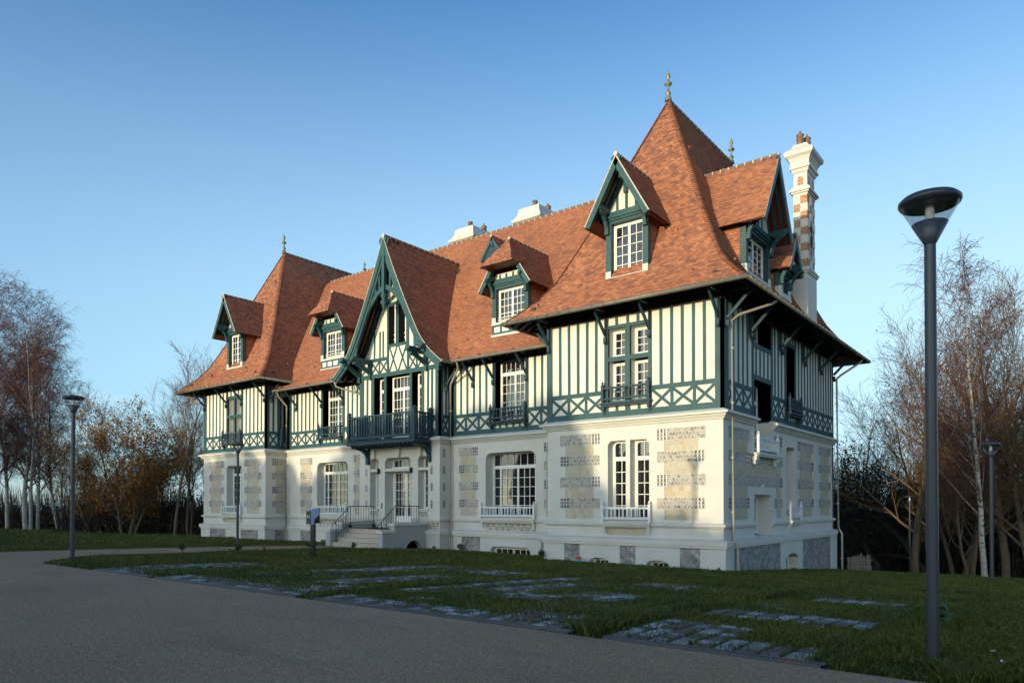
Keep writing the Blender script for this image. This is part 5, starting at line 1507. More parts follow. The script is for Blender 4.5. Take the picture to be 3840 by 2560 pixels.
# ------------------------------------------------------------------ lamp posts
k = NT("clear_lamp_cone", .02, .5)
tr = k.n("ShaderNodeBsdfTransparent"); gl = k.n("ShaderNodeBsdfGlossy"); gl.inputs["Roughness"].default_value = .03
mx = k.n("ShaderNodeMixShader"); lw = k.n("ShaderNodeLayerWeight"); lw.inputs["Blend"].default_value = .32
k.l(k.math('ADD', k.math('MULTIPLY', lw.outputs["Fresnel"], .55), .05), mx.inputs[0]); k.l(tr.outputs[0], mx.inputs[1]); k.l(gl.outputs[0], mx.inputs[2])
k.l(mx.outputs[0], k.t.nodes["Material Output"].inputs[0]); M['lampglass'] = k.m
M['diffuser'] = mat_simple("lamp_core_white", (.72, .70, .66), .03, 4, .5, .4)
M['led'] = mat_simple("lamp_underside", (.035, .037, .042), .2, 9, .3, .5)
lamp = empty("lamp_post", (8.81, -16.48, gz(8.81, -16.48)))
def lp(mb, name, m): return mb.build(name, m, lamp)
mb = MB(); mb.lathe([(.062, -.1), (.060, .8), (.056, 4.38)], n=24); mb.lathe([(.075, -.05), (.075, .02), (.064, .03)], n=24); lp(mb, "post", ['pole'])
mb = MB(); mb.lathe([(.052, 4.375), (.056, 4.385), (.172, 4.605), (.166, 4.607), (.05, 4.56)], n=32); lp(mb, "lamp_base", ['pole'])
mb = MB(); mb.grid([[(r * math.cos(a), r * math.sin(a), z) for a in [2 * math.pi * i / 40 for i in range(40)]] for r, z in ((.170, 4.605), (.277, 4.80))], 0, True); lp(mb, "glass_cone", ['lampglass'])
mb = MB(); mb.lathe([(.06, 4.56), (.055, 4.58), (.042, 4.74), (.042, 4.80)], n=20); lp(mb, "lamp_core", ['diffuser'])
mb = MB(); mb.lathe([(.270, 4.797), (.285, 4.80), (.298, 4.825), (.296, 4.85), (.26, 4.885), (.12, 4.91), (.0, 4.915)], n=48); 
mb.lathe([(.13, 4.792), (.15, 4.789), (.215, 4.789), (.225, 4.796)], n=40, mat=1); lp(mb, "lamp_cap", ['pole', 'led'])
tag(lamp, "tall dark lamp post with clear cone head standing nearest beside the gravel road", "lamp post", "dark lamp posts with clear cone heads")
for (x, y, lab) in ((-13.55, -16.45, "lamp post on the tip of the lawn where the gravel path forks off"), (-21.6, -6.3, "lamp post in front of the mansion's far-left tower wall"),
                    (7.72, 4.9, "lamp post on the lawn beside the white birch trunk, right of the big lamp"), (1.9, 25.6, "small distant lamp post between the mansion's rear corner and the big lamp"),
                    (-1.72, -26.4, "lamp post behind the viewer whose shadow falls on the near tower's stone wall"), (-52.6, -2.9, "faint distant lamp post among the birch trunks")):
    c = copy_tree(lamp); c.location = (x, y, gz(x, y)); c["label"] = lab; c.rotation_euler = (0, 0, random.uniform(0, 6))

# ------------------------------------------------------------------ charging station
cx_, cy_ = -10.9, -9.8
cz_ = gz(cx_, cy_) - .02
chg = empty("charging_station", (cx_, cy_, cz_), R(4))
M['chblack'] = mat_simple("charger_black", (.008, .010, .014), .2, 5, .25, .5); M['chwhite'] = mat_simple("charger_shell", (.42, .48, .70), .03, 5, .35, .5)
k = NT("charger_led"); k.b.inputs["Emission Color"].default_value = (.05, .75, .5, 1); k.b.inputs["Emission Strength"].default_value = .55; M['led_on'] = k.col((.02, .2, .15))
mb = MB(); mb.abox(-.085, .085, -.05, .05, -.2, 1.25); mb.build("post", ['chblack'], chg)
# box long axis runs along y: narrow black face towards -y
mb = MB()
prof = [(-.27, 1.20), (-.10, 1.20), (-.07, 1.24), (-.07, 1.38), (.20, 1.52), (.22, 1.56), (.22, 1.76), (-.20, 1.74), (-.27, 1.70)]
prof = [(y * .72, z) for y, z in prof]
for x in (-.125, .125): mb.face([(x, y, z) for y, z in prof])
for (a, b) in zip(prof, prof[1:] + prof[:1]): mb.face([(-.125, *a), (.125, *a), (.125, *b), (-.125, *b)])
mb.build("charger_housing", ['chwhite'], chg)
mb = MB(); mb.abox(-.115, .115, -.209, -.194, 1.215, 1.685); mb.abox(-.125, .125, .159, .185, 1.25, 1.765); mb.build("charger_panel", ['chblack'], chg)
mb = MB(); mb.lathe([(.0, -.09), (.085, -.09), (.085, .09), (0, .09)], n=14); 
for i, v in enumerate(mb.v): mb.v[i] = (v[2] * 1.55, v[1] * .95 + .07, v[0] * 1.0 + 1.32)
mb.build("socket", ['chblack'], chg)
mb = MB()
for x in (-.05, .034): mb.abox(x, x + .017, -.214, -.210, 1.42, 1.52)
mb.abox(-.008, .006, -.214, -.210, 1.463, 1.475); mb.build("light_mark", ['led_on'], chg)
mb = MB(); mb.abox(-.03, .03, -.214, -.210, 1.655, 1.665)
for i in range(8):
    a0, a1 = i / 8 * 5.2 - .6, (i + 1) / 8 * 5.2 - .6; mb.beam((.014 * math.cos(a0), -.212, 1.30 + .014 * math.sin(a0)), (.014 * math.cos(a1), -.212, 1.30 + .014 * math.sin(a1)), .006, .006, (0, 1, 0))
mb.beam((-.012, -.212, 1.29), (-.016, -.212, 1.275), .006, .006, (0, 1, 0)); mb.build("printed_mark", ['rail'], chg)
tag(chg, "pale blue electric charging box with black front on a black post", "charging station")

# small things
mb = MB(); mb.beam((-20.98, -1.2, -.75), (-20.98, .55, .62), .05, .5, (1, 0, 0)); tag(mb.build("plank", ['plank']), "brown board leaning against the left side of the entrance steps", "plank")
pk = empty("ground_marker", (-5.98, -.42, gz(-6, -.4)))
k = mat_simple("orange_plastic", (.62, .10, .02), .1, 5, .5, .4); k2 = mat_simple("turquoise_plastic", (.05, .36, .48), .1, 5, .5, .4)
mb = MB(); mb.lathe([(.085, .12), (.11, .13), (.12, .2), (.06, .23), (.02, .24)], n=10); mb.build("cap", [k], pk)
mb = MB(); mb.lathe([(.10, -.1), (.10, .1), (.085, .12)], n=10); mb.build("tube", [k2], pk); tag(pk, "small orange and turquoise plastic marker at the foot of the white wall", "marker")
fn = empty("picket_fence", (.55, 15.9, gz(.6, 15.9)))
for i in range(9):
    mb = MB(); h = .82 + random.uniform(-.12, .1); mb.abox(-.055, .055, -.012, .012, -.3, h); mb.face([(-.055, 0, h), (.055, 0, h), (0, 0, h + .07)])
    o = mb.build("picket", ['wood'], fn); o.location = (.13 * i, random.uniform(-.02, .02), 0); o.rotation_euler = (random.uniform(-.05, .05), random.uniform(-.06, .06), 0)
mb = MB(); mb.abox(-.1, 1.15, .015, .05, .2, .27); mb.abox(-.1, 1.15, .015, .05, .58, .65); mb.build("fence_rail", ['wood'], fn)
tag(fn, "short weathered grey picket fence beside the mansion's rear corner", "fence")
# ------------------------------------------------------------------ trees
M['birch'] = m_bark("birch_bark", (.34, .31, .27), (.46, .43, .38), (.07, .06, .055), 2.5)
M['birch_limb'] = m_bark('birch_limbs', (.17, .12, .10), (.30, .25, .21), (.08, .06, .05))
M['birch_twig'] = m_bark("birch_twigs", (.085, .036, .034), (.15, .066, .056))
M['bark'] = m_bark("grey_brown_bark", (.09, .066, .046), (.16, .115, .075))
M['twig'] = m_bark("brown_twigs", (.11, .066, .036), (.20, .118, .06))
M['darkbark'] = m_bark("dark_bark", (.03, .026, .022), (.06, .05, .04))
M['rustleaf'] = m_leaf("rust_leaves", [(.3, (.16, .062, .016)), (.5, (.29, .125, .026)), (.7, (.40, .21, .045))], .7)
M['ivy'] = m_leaf("ivy_leaves", [(.3, (.010, .020, .007)), (.6, (.024, .042, .012)), (.8, (.05, .06, .018))], .8)
M['scrub'] = m_leaf("dark_undergrowth", [(.3, (.010, .010, .006)), (.55, (.026, .022, .010)), (.75, (.06, .042, .014))], .6)
M['evergreen'] = m_leaf("evergreen_needles", [(.3, (.010, .022, .008)), (.7, (.03, .05, .016))], .6)

class Tree:
    def __init__(self, seed):
        self.rng = random.Random(seed); self.v = []; self.f = []; self.m = []; self.tips = []
    def seg(self, pts, rads, n, mat):
        b = len(self.v)
        for i, p in enumerate(pts):
            a = (pts[min(i + 1, len(pts) - 1)] - pts[max(i - 1, 0)]); a.normalize()
            s = a.cross(Vector((.31, .95, .02)) if abs(a.z) > .8 else Vector((0, 0, 1))); s.normalize(); t = s.cross(a)
            for j in range(n):
                c = 2 * math.pi * j / n; q = p + (s * math.cos(c) + t * math.sin(c)) * rads[i]
                self.v.append((q.x, q.y, q.z))
        for i in range(len(pts) - 1):
            for j in range(n):
                k = (j + 1) % n; self.f.append((b + i * n + j, b + i * n + k, b + (i + 1) * n + k, b + (i + 1) * n + j)); self.m.append(mat)
    def branch(self, p, d, L, r, lvl, cfg):
        rng = self.rng; C = cfg[lvl]; ns = C['seg']; pts = [p]; rads = [r]; d = d.normalized()
        for i in range(ns):
            d = d + Vector((rng.gauss(0, C['wob']), rng.gauss(0, C['wob']), rng.gauss(0, C['wob']) + C['up'])); d.normalize()
            p = p + d * (L / ns); pts.append(p); f = (i + 1) / ns; rads.append(max(C.get('rmin', .004), r * (1 - f * C['taper'])))
        self.seg(pts, rads, C['n'], C['mat'])
        if lvl + 1 >= len(cfg): self.tips.append(pts[-1]); self.tips.append(pts[len(pts) // 2]); return
        D = cfg[lvl + 1]; num = C['kids'] if L > 0 else 0
        num = max(1, int(num * rng.uniform(.8, 1.2)))
        for k in range(num):
            f = C['k0'] + (1 - C['k0']) * (k + rng.random()) / num
            x = f * ns; i = min(int(x), ns - 1); q = pts[i] + (pts[i + 1] - pts[i]) * (x - i)
            ax = (pts[i + 1] - pts[i]).normalized(); rr = rads[i] + (rads[i + 1] - rads[i]) * (x - i)
            s = ax.cross(Vector((0, 0, 1)) if abs(ax.z) < .95 else Vector((1, 0, 0))); s.normalize(); t = s.cross(ax)
            a = rng.uniform(0, 6.283); an = math.radians(rng.gauss(C['ang'], 9))
            dd = ax * math.cos(an) + (s * math.cos(a) + t * math.sin(a)) * math.sin(an)
            LL = L * C['ratio'] * (1 - f * C['short']) * rng.uniform(.7, 1.25)
            self.branch(q, dd, LL, min(rr * .75, max(D.get('rmin', .004), rr * C['rr'])), lvl + 1, cfg)
    def mesh(self, name, mats):
        me = bpy.data.meshes.new(name)
        nv = len(self.v); nf = len(self.f)
        me.vertices.add(nv); me.vertices.foreach_set("co", np.array(self.v, np.float32).ravel())
        sizes = np.array([len(f) for f in self.f], np.int32); loops = np.concatenate([np.array(f, np.int32) for f in self.f]) if nf < 1000 else np.fromiter((i for f in self.f for i in f), np.int32)
        me.loops.add(len(loops)); me.loops.foreach_set("vertex_index", loops)
        me.polygons.add(nf); st = np.zeros(nf, np.int32); st[1:] = np.cumsum(sizes)[:-1]
        me.polygons.foreach_set("loop_start", st); me.polygons.foreach_set("material_index", np.array(self.m, np.int32))
        for m in mats: me.materials.append(M[m])
        me.update(calc_edges=True); return me
    def leaf(self, p, s, mat):
        rng = self.rng
        a = Vector((rng.gauss(0, 1), rng.gauss(0, 1), rng.gauss(0, 1))).normalized(); b = a.cross(Vector((rng.gauss(0, 1), rng.gauss(0, 1), rng.gauss(0, 1)))).normalized()
        c = len(self.v); w = s * .55
        for q in (p - a * s, p + b * w, p + a * s, p - b * w): self.v.append((q.x, q.y, q.z))
        self.f.append((c, c + 1, c + 2, c + 3)); self.m.append(mat)

def split_levels(seed, cfg, H, r0, lean=(0, 0), trunks=1, spread=.0, wood_mats=(), crown_mats=(), leaf=None, wood_lv=2):
    """returns two meshes: trunk (thick wood) and crown (fine branches, leaves)"""
    T = Tree(seed)
    for i in range(trunks):
        a = seed + i * 2.4
        d = Vector((lean[0] + spread * math.cos(a), lean[1] + spread * math.sin(a), 1))
        T.branch(Vector((.25 * (trunks > 1) * math.cos(a), .25 * (trunks > 1) * math.sin(a), -.4)), d, H * (1 if i == 0 else T.rng.uniform(.72, .95)), r0 * (1 if i == 0 else .75), 0, cfg)
    if leaf:
        for t in T.tips:
            if T.rng.random() < leaf['p']:
                for _ in range(leaf['n']): T.leaf(t + Vector((T.rng.gauss(0, leaf['r']), T.rng.gauss(0, leaf['r']), T.rng.gauss(0, leaf['r']))), leaf['s'] * T.rng.uniform(.6, 1.3), leaf['mat'])
    # split by material: mats < wood_lv belong to the trunk
    A = Tree(0); B = Tree(0); mpA = {}; mpB = {}
    for f, m in zip(T.f, T.m):
        tgt, mp = (A, mpA) if m < wood_lv else (B, mpB)
        g = []
        for i in f:
            if i not in mp: mp[i] = len(tgt.v); tgt.v.append(T.v[i])
            g.append(mp[i])
        tgt.f.append(tuple(g)); tgt.m.append(m if m < wood_lv else m - wood_lv)
    return A.mesh("trunk", wood_mats), B.mesh("crown", crown_mats)
def LV(**k): return k
birch_cfg = [LV(seg=12, wob=.045, up=.03, taper=.93, n=7, mat=0, kids=34, k0=.20, ang=40, ratio=.38, short=.5, rr=.46),
             LV(seg=7, wob=.07, up=.07, taper=.9, n=4, mat=1, kids=15, k0=.12, ang=42, ratio=.42, short=.35, rr=.45, rmin=.012),
             LV(seg=5, wob=.10, up=-.05, taper=.7, n=3, mat=2, kids=8, k0=.05, ang=42, ratio=.55, short=.2, rr=.6, rmin=.0085),
             LV(seg=5, wob=.09, up=-.22, taper=.5, n=3, mat=2, kids=0, k0=0, ang=0, ratio=0, short=0, rr=0, rmin=.0068)]
bare_cfg = [LV(seg=9, wob=.06, up=.02, taper=.9, n=6, mat=0, kids=15, k0=.22, ang=38, ratio=.5, short=.45, rr=.5),
            LV(seg=7, wob=.09, up=.07, taper=.88, n=4, mat=0, kids=11, k0=.15, ang=40, ratio=.48, short=.35, rr=.5, rmin=.012),
            LV(seg=5, wob=.10, up=.05, taper=.8, n=3, mat=1, kids=9, k0=.1, ang=38, ratio=.5, short=.25, rr=.5, rmin=.008),
            LV(seg=4, wob=.10, up=.03, taper=.6, n=3, mat=1, kids=0, k0=0, ang=0, ratio=0, short=0, rr=0, rmin=.0065)]
import copy
def tree_obj(name, meshes, loc, sc, rz, label, group=None):
    e = empty(name, loc, rz); e.scale = (sc, sc, sc)
    for n_, me in zip(("trunk", "crown"), meshes):
        o = bpy.data.objects.new(n_, me); COL.objects.link(o); o.parent = e
    tag(e, label, "tree", group); return e
def at(px, py_src_bottom_depth):
    """point on the ground seen at photo column px (of 3840) and the given distance"""
    d = py_src_bottom_depth; r = (px - 1920) / 2673.97 * d; yaw = R(38.2)
    X = 9.974 - math.sin(yaw) * d + math.cos(yaw) * r; Y = -25.09 + math.cos(yaw) * d + math.sin(yaw) * r
    return (X, Y, gz(X, Y) - .05)
BW = dict(wood_mats=('birch', 'birch_limb'), crown_mats=('birch_twig',))
b1 = split_levels(3, birch_cfg, 19.5, .21, (.03, 0), 2, .12, **BW)
b2 = split_levels(11, birch_cfg, 17.0, .17, (.05, .03), 1, 0, **BW)
GB = "bare birches at the left edge of the lawn"
tree_obj("birch_tree", b1, at(110, 57), .93, 1.0, "tall white birch with two leaders, left of the far-left lamp post", GB)
tree_obj("birch_tree", b2, at(30, 60), 1.0, 2.2, "birch with a dark-based trunk at the photo's left edge", GB)
tree_obj("birch_tree", b2, at(143, 58), .86, 4.0, "slender birch close behind the two-leader birch", GB)
tree_obj("birch_tree", b1, at(-60, 56), .98, 3.4, "birch half cut off by the photo's left edge", GB)
tree_obj("birch_tree", b2, at(215, 62), .84, 5.4, "leaning birch standing right behind the far-left lamp post", GB).rotation_euler = (R(5), R(9), 5.4)
DW = dict(wood_mats=('bark',), crown_mats=('twig', 'rustleaf', 'ivy'), wood_lv=1)
rust_cfg = copy.deepcopy(bare_cfg); rust_cfg[0].update(kids=16, k0=.08, ang=48, ratio=.62, short=.35)
r1 = split_levels(21, rust_cfg, 7.6, .13, (0, 0), 3, .35, leaf=dict(p=.75, n=2, r=.16, s=.075, mat=2), **DW)
t1 = split_levels(31, bare_cfg, 12.0, .13, (.02, 0), 1, 0, **DW)
t2 = split_levels(41, bare_cfg, 10.5, .11, (.05, .03), 2, .18, **DW)
GR = "small autumn trees left of the mansion"
tree_obj("autumn_tree", r1, at(480, 52), 1.12, 0.3, "bushy tree full of rusty orange leaves, left of the mansion", GR)
tree_obj("autumn_tree", r1, at(360, 55), .86, 2.0, "lower rusty-leaved tree between the far-left lamp and the bushiest one", GR)
tree_obj("autumn_tree", r1, at(585, 57), .80, 4.1, "thin rusty tree right of the bushiest one", GR)
GT = "bare thin trees between the autumn trees and the mansion"
tree_obj("bare_tree", t1, at(655, 50), 1.0, 1.0, "straight bare tree closest to the mansion's left corner", GT)
tree_obj("bare_tree", t2, at(705, 54), 1.03, 2.5, "forked bare tree partly behind the mansion's left corner", GT)
tree_obj("bare_tree", t1, at(430, 60), .92, 3.7, "bare tree rising behind the rusty-leaved tree", GT)
tree_obj("bare_tree", t2, at(740, 62), 1.0, 0.2, "bare tree whose crown shows just left of the tower eaves", GT)
tree_obj("bare_tree", t2, at(300, 66), .85, 5.0, "bare tree between the far-left lamp and the rusty-leaved trees", GT)
# right-hand wood
o1 = copy.deepcopy(bare_cfg); o1[0].update(kids=17, k0=.16, ang=44, ratio=.60, short=.45); o1[1].update(kids=14); o1[2].update(kids=9)
w1 = split_levels(51, o1, 13.0, .24, (0, 0), 1, 0, leaf=dict(p=.05, n=1, r=.1, s=.07, mat=2), **DW)
w2 = split_levels(61, o1, 12.0, .20, (.05, 0), 2, .22, **DW)
DK_ = dict(wood_mats=('darkbark',), crown_mats=('darkbark', 'rustleaf', 'ivy'), wood_lv=1)
gn = copy.deepcopy(o1); gn[0].update(wob=.16); gn[1].update(wob=.18, up=.02)
w3 = split_levels(71, gn, 9.5, .30, (.05, 0), 1, 0, leaf=dict(p=.16, n=3, r=.22, s=.10, mat=3), **DK_)
b3 = split_levels(15, birch_cfg, 15.0, .15, (0, 0), 1, 0, **BW)
GW = "bare trees of the wood right of the mansion"
tree_obj("birch_tree", b3, at(3690, 36), 1.0, 1.2, "lone white-trunked birch between the two right-hand lamp posts").rotation_euler = (R(-1), R(-4.5), 1.2)
for px_, d_, me, sc, rz, lab in (
    (3430, 44, w1, 1.04, .4, "bare tree with sunlit orange top left of the big lamp post"), (3590, 47, w2, 1.12, 1.7, "bare tree with sunlit top directly behind the lone birch"),
    (3770, 42, w1, 1.10, 3.1, "large bare tree near the photo's right edge"), (3890, 40, w2, 1.08, 4.4, "bare tree half cut off by the photo's right edge"),
    (3290, 52, w3, 1.02, .9, "dark ivy-clad tree nearest to the mansion's rear corner"), (3235, 62, w1, .92, 5.1, "bare tree seen right against the mansion's rear edge"),
    (3375, 56, w3, 1.15, 2.6, "dark gnarled tree left of the small distant lamp"), (3510, 55, w2, 1.12, 5.9, "bare tree hidden behind the big lamp post"),
    (3690, 54, w1, 1.22, 2.2, "farthest bare tree above the lone birch"), (3170, 64, w3, .95, 4.0, "dark tree showing just past the mansion's downpipe"),
    (3640, 43, w2, .80, 3.3, "shorter bare tree just left of the lone birch's trunk"), (3830, 50, w2, 1.25, .2, "tall pale-topped bare tree behind the right edge trees"), (3465, 50, w3, 1.0, 1.1, "dark ivy-hung tree just left of the big lamp post")):
    tree_obj("bare_tree", me, at(px_, d_), sc, rz, lab, GW)
# undergrowth: dense leafy and twiggy mass at the foot of the woods
def thicket(name, pts, n, size, hgt, mats, seed, twigs=600):
    T = Tree(seed); rng = T.rng
    for _ in range(n):
        k = rng.random() * (len(pts) - 1); i = int(k); f = k - i
        x = pts[i][0] + (pts[i + 1][0] - pts[i][0]) * f + rng.gauss(0, 1.6); y = pts[i][1] + (pts[i + 1][1] - pts[i][1]) * f + rng.gauss(0, 1.6)
        vn = vnoise(x, y, .30); top = hgt * (.12 + 1.25 * vn * vn + .45 * vnoise(x + 50, y, .9)); z = gz(x, y) + top * rng.random() ** 1.25
        T.leaf(Vector((x, y, z)), size * rng.uniform(.6, 1.5), 0 if rng.random() < .8 else 1)
    for _ in range(twigs):
        k = rng.random() * (len(pts) - 1); i = int(k); f = k - i
        x = pts[i][0] + (pts[i + 1][0] - pts[i][0]) * f + rng.gauss(0, 1.8); y = pts[i][1] + (pts[i + 1][1] - pts[i][1]) * f + rng.gauss(0, 1.8)
        p = Vector((x, y, gz(x, y))); q = p + Vector((rng.gauss(0, .5), rng.gauss(0, .5), hgt * rng.uniform(.5, 1.35)))
        T.seg([p, (p + q) / 2 + Vector((rng.gauss(0, .15), rng.gauss(0, .15), 0)), q], [.03, .02, .006], 3, 2)
    me = T.mesh(name, mats); o = bpy.data.objects.new(name, me); COL.objects.link(o); tag(o, kind="stuff"); return o
def line(*a): return [at(p, d)[:2] for p, d in a]
thicket("undergrowth", line((3120, 66), (3300, 62), (3500, 56), (3700, 50), (3900, 47), (4300, 46)), 46000, .14, 7.0, ['scrub', 'ivy', 'darkbark'], 5, 2600)
thicket("undergrowth", line((3130, 74), (3500, 70), (3900, 60), (4300, 56)), 22000, .20, 8.5, ['scrub', 'ivy', 'darkbark'], 6, 1200)
thicket("undergrowth", line((-300, 64), (0, 64), (300, 66), (620, 66), (760, 62)), 2600, .10, 3.0, ['scrub', 'rustleaf', 'darkbark'], 8, 3200)
thicket("undergrowth", line((380, 56), (520, 57), (760, 58)), 5500, .09, 3.2, ['scrub', 'rustleaf', 'darkbark'], 9, 900)

# evergreens outside the frame on the sunny side: they throw the shade over lawn and lower walls
def evergreen(seed, H, W, n=5200, leafs=.34):
    T = Tree(seed); rng = T.rng
    T.seg([Vector((0, 0, -.3)), Vector((0, 0, H * .5)), Vector((0, 0, H * .9))], [.25, .15, .04], 6, 0)
    for _ in range(n):
        h = rng.random(); rad = W * (1 - h ** 2.2) ** .5 * (.75 + .5 * vnoise(h * 9 + seed, rng.random() * .01 + seed, 1.0))
        a = rng.random() * 6.283; r_ = rad * rng.random() ** .45 * (.85 + .3 * vnoise(a * 2 + seed, h * 6, 1.0))
        T.leaf(Vector((r_ * math.cos(a), r_ * math.sin(a), H * (.02 + .98 * h))), leafs * rng.uniform(.6, 1.3), 1)
    A = Tree(0); B = Tree(0)
    A.v, A.f, A.m = T.v[:18], [f for f, m in zip(T.f, T.m) if m == 0], [0] * sum(1 for m in T.m if m == 0)
    B.v = T.v; B.f = [f for f, m in zip(T.f, T.m) if m == 1]; B.m = [0] * len(B.f)
    return A.mesh("trunk", ['darkbark']), B.mesh("crown", ['evergreen'])
ev = [evergreen(1, 8.0, 3.2), evergreen(2, 8.0, 3.6), evergreen(3, 8.0, 3.0)]
YO = -72.0
htab = [(-70, 12.5), (-55, 12.6), (-48, 12.2), (-43, 10.0), (-38, 8.6), (-36, 8.9), (-33.5, 9.4), (-31.2, 8.2), (-29.2, 6.6), (-27.5, 8.4), (-25, 9.2), (-22, 10.0), (-18, 10.7), (-13, 10.8), (-10, 10.4), (-8.6, 9.4), (-7.6, 7.3), (-6.6, 6.2), (-5, 5.6), (-2.5, 5.2), (-1, 4.7), (.3, 4.4), (.9, 5.2), (1.5, 8.5), (2.2, 9.8), (3.5, 11.5), (6, 12.8), (14, 13.3), (45, 14)]
def hsh_h(x):
    for (x0, h0), (x1, h1) in zip(htab, htab[1:]):
        if x <= x1: return h0 + (h1 - h0) * max(0, x - x0) / (x1 - x0)
    return htab[-1][1]
x = -68.0; i = 0
while x < 44:
    h = hsh_h(x); wdt = (1.0 if -9.5 < x < 3.2 else 1.9) if h < 9.0 else 2.3
    y = YO + (1.5 if i % 2 else -1.5)
    t_ = tree_obj("evergreen_tree", ev[i % 3], (x, y, -.1), 1.0, i * 1.7, "rounded dark evergreen in the row behind the viewer that shades the lawn", "evergreens in the row that shades the lawn")
    t_.scale = (wdt / 3.0, wdt / 3.0, (h + .1) / 8.0 * random.uniform(.97, 1.03)); x += wdt * .85; i += 1

# ------------------------------------------------------------------ grass, weeds, flowers
k = NT("grass_blades", .6, .25)
f_ = k.noise(k.obj(), .55, 3.0); f2_ = k.n("ShaderNodeNewGeometry").outputs["Random Per Island"]
M['grass'] = k.col(k.ramp(k.math('ADD', k.math('MULTIPLY', f_, .75), k.math('MULTIPLY', f2_, .3)), [(.3, (.036, .052, .008)), (.5, (.066, .084, .012)), (.75, (.12, .115, .02))]))
rng = np.random.default_rng(5)
def in_gravel(x, y):
    if y < -17.5: return True
    if y < -1.8 and interp(PL, y) < x < interp(PR, y): return True
    return False
bx, by, bh, bw = [], [], [], []
yaw = R(38.2)
N = 520000
d = 6.5 * np.exp(rng.random(N) * math.log(62 / 6.5)); u = rng.uniform(-.78, .78, N)
X = 9.974 - math.sin(yaw) * d + math.cos(yaw) * u * d; Y = -25.09 + math.cos(yaw) * d + math.sin(yaw) * u * d
keepi = []
for i in range(N):
    x, y = X[i], Y[i]
    if y < -17.52 or in_gravel(x, y): continue
    if y > -17.33 - 1e-3 and y < -17.32 and False: continue
    if -17.52 < y < -17.33 and any(a - .03 < x < b + .03 for a, b in ((-9.4, -6.45), (-6.2, -.86), (-.4, 4.92), (5.4, 7.98))): continue
    if (-37.5 < x < 0 and y > 2) or (-7.9 < x < .1 and y > -.15) or (-37.6 < x < -29.9 and y > .5) or (-21.9 < x < -15.4 and y > 1.2) or (-20.8 < x < -16.3 and y > -1.8): continue
    inbay = any(a - .1 < x < b for a, b in BAYS) and y < -8.4
    hgt = .075
    if inbay:
        bn = bareness(x, y); v = vnoise(x, y, .9)
        if rng.random() < bn * .55: continue
        hgt = .035 + .045 * max(0, v - .25) + .015
        # on paver tops only a little
        fx = ((x - [a for a, b in BAYS if a - .1 < x < b][0]) % .265); fy = ((y + 17.32) % .205)
        if .025 < fx < .23 and .01 < fy < .17 and v * .6 + bn * .9 >= .30 and rng.random() < .55 - .30 * v + .35 * bn: continue
    else:
        hgt = .06 + .09 * max(0, vnoise(x, y, .8) - .35) + (.05 if any(abs(x - s) < .3 for s in (-6.3, -.62, 5.13)) or x > 8.1 and y < -12 else 0) * vnoise(x + 9, y, 1.7)
        if vnoise(x - 40, y, .35) < .16: hgt *= .5
    keepi.append(i); bh.append(hgt)
keepi = np.array(keepi); bx = X[keepi]; by = Y[keepi]; dd = d[keepi]; bh = np.array(bh) * rng.uniform(.6, 1.35, len(keepi))
bzz = np.array([gz(a, b) for a, b in zip(bx, by)]) - .005
ang = rng.uniform(0, 6.283, len(bx)); wd = (.004 + .00055 * dd) * rng.uniform(.7, 1.4, len(bx)); ln = rng.uniform(.1, .75, len(bx)) * bh; la = rng.uniform(0, 6.283, len(bx))
n = len(bx); V = np.zeros((n, 4, 3), np.float32)
V[:, 0] = np.stack([bx - np.cos(ang) * wd, by - np.sin(ang) * wd, bzz], 1); V[:, 1] = np.stack([bx + np.cos(ang) * wd, by + np.sin(ang) * wd, bzz], 1)
V[:, 2] = np.stack([bx + np.cos(ang) * wd * .6 + np.cos(la) * ln * .35, by + np.sin(ang) * wd * .6 + np.sin(la) * ln * .35, bzz + bh * .65], 1); V[:, 3] = np.stack([bx + np.cos(la) * ln, by + np.sin(la) * ln, bzz + bh], 1)
me = bpy.data.meshes.new("grass"); me.vertices.add(n * 4); me.vertices.foreach_set("co", V.ravel())
idx = (np.arange(n)[:, None] * 4 + np.array([0, 1, 2, 0, 2, 3])[None]).astype(np.int32).ravel()
me.loops.add(n * 6); me.loops.foreach_set("vertex_index", idx); me.polygons.add(n * 2); me.polygons.foreach_set("loop_start", np.arange(0, n * 6, 3, dtype=np.int32)); me.materials.append(M['grass']); me.update(calc_edges=True)
go = bpy.data.objects.new("grass", me); COL.objects.link(go); tag(go, kind="stuff")

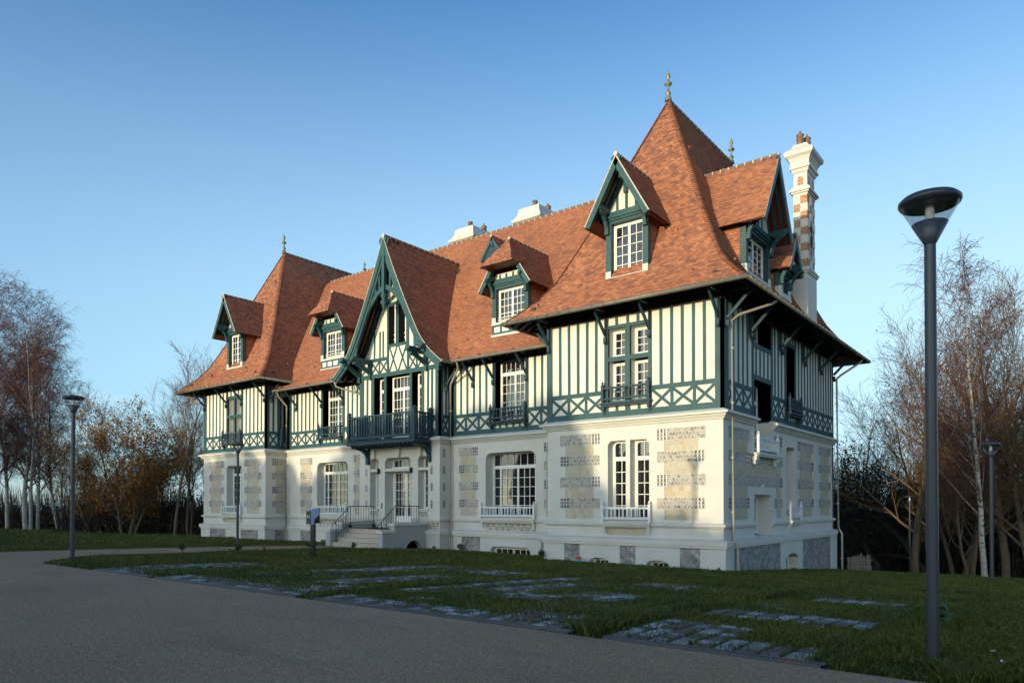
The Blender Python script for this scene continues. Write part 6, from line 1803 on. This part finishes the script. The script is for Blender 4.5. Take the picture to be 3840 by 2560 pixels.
M['weed'] = mat_simple("weed_leaves", (.03, .06, .018), .3, 20, .6, .25)
def weed(seed, h, n):
    T = Tree(seed); r_ = T.rng
    for i in range(n):
        a = r_.random() * 6.283; q = Vector((math.cos(a) * h * r_.uniform(.1, .6), math.sin(a) * h * r_.uniform(.1, .6), h * r_.uniform(.4, 1.0)))
        T.seg([Vector((0, 0, -.03)), q * .55 + Vector((0, 0, .05)), q], [.006, .005, .003], 3, 0)
        for _ in range(5): T.leaf(q * r_.uniform(.4, 1) + Vector((r_.gauss(0, .02), r_.gauss(0, .02), r_.gauss(0, .02))), h * r_.uniform(.12, .26), 0)
    return T.mesh("weed", ['weed'])
wm = [weed(1, .35, 9), weed(2, .28, 7), weed(3, .5, 6)]
wl_ = [(-15.9, -9.7, .9, "leafy weed on the far lawn edge left of the charging station"), (-16.4, -8.2, .7, "small weed on the path edge just left of the charging post"), (-17.0, -5.6, .8, "weed on the path edge right of the charging post"),
       (-17.0, -3.0, .9, "weed in the grass before the entrance steps"), (-.05, -.35, .6, "weed at the foot of the mansion's near corner"), (-7.95, -.3, .9, "thin weed climbing the near tower's left foot"),
       (-14.4, 1.7, 1.0, "broad weed under the rubble panel beside the downpipe"), (-15.4, .8, .8, "weed at the foot of the porch's right corner"), (-15.7, -12.0, .8, "weed at the bend of the gravel path"), (8.4, -13.4, 1.1, "bushy dark weed clump left of the big lamp post"),
       (10.8, -16.2, 1.0, "dark weed clump right of the big lamp post")]
for i, (x, y, sc, lab) in enumerate(wl_):
    o = bpy.data.objects.new("weed", wm[i % 3]); COL.objects.link(o); o.location = (x, y, gz(x, y)); o.scale = (sc,) * 3; o.rotation_euler = (0, 0, i * 1.3); tag(o, lab, "weed", "weeds along walls and path edges")
M['petal'] = mat_simple("white_petals", (.75, .75, .74), .03, 5, .7, .2); M['yolk'] = mat_simple("yellow_disc", (.6, .38, .03), .1, 5, .8, .1)
dz = empty("daisy", (0, 0, 0))
mb = MB()
for i in range(11):
    a = i / 11 * 6.283; c, s = math.cos(a), math.sin(a); mb.face([(c * .007, s * .007, .112), (c * .022 - s * .006, s * .022 + c * .006, .114), (c * .028, s * .028, .110), (c * .022 + s * .006, s * .022 - c * .006, .114)])
mb.build("petals", ['petal'], dz); mb = MB(); mb.lathe([(.008, .110), (.007, .117), (.002, .12)], n=8); mb.build("disc", ['yolk'], dz)
mb = MB(); mb.tube([(0, .01, -.02), (.004, 0, .06), (0, 0, .112)], .0022, 4); mb.build("stem", ['weed'], dz)
dl = [(3733, 2470, "white daisy lowest left in the cluster right of the big lamp post"), (3790, 2466, "white daisy lowest right in the cluster near the photo's edge"), (3788, 2417, "white daisy highest in the cluster near the photo's edge"), (3728, 2436, "half-open white daisy between the others in the cluster")]
for i, (u_, v_, lab) in enumerate(dl):
    o = dz if i == 0 else copy_tree(dz)
    dd_ = 1.56 * 2673.97 / (v_ - 1890); x, y, z = at(u_, dd_)
    o.location = (x, y, gz(x, y)); o.rotation_euler = (R(38), R(8) * (-1) ** i, R(38) + i); tag(o, lab, "daisy", "white daisies by the big lamp post")
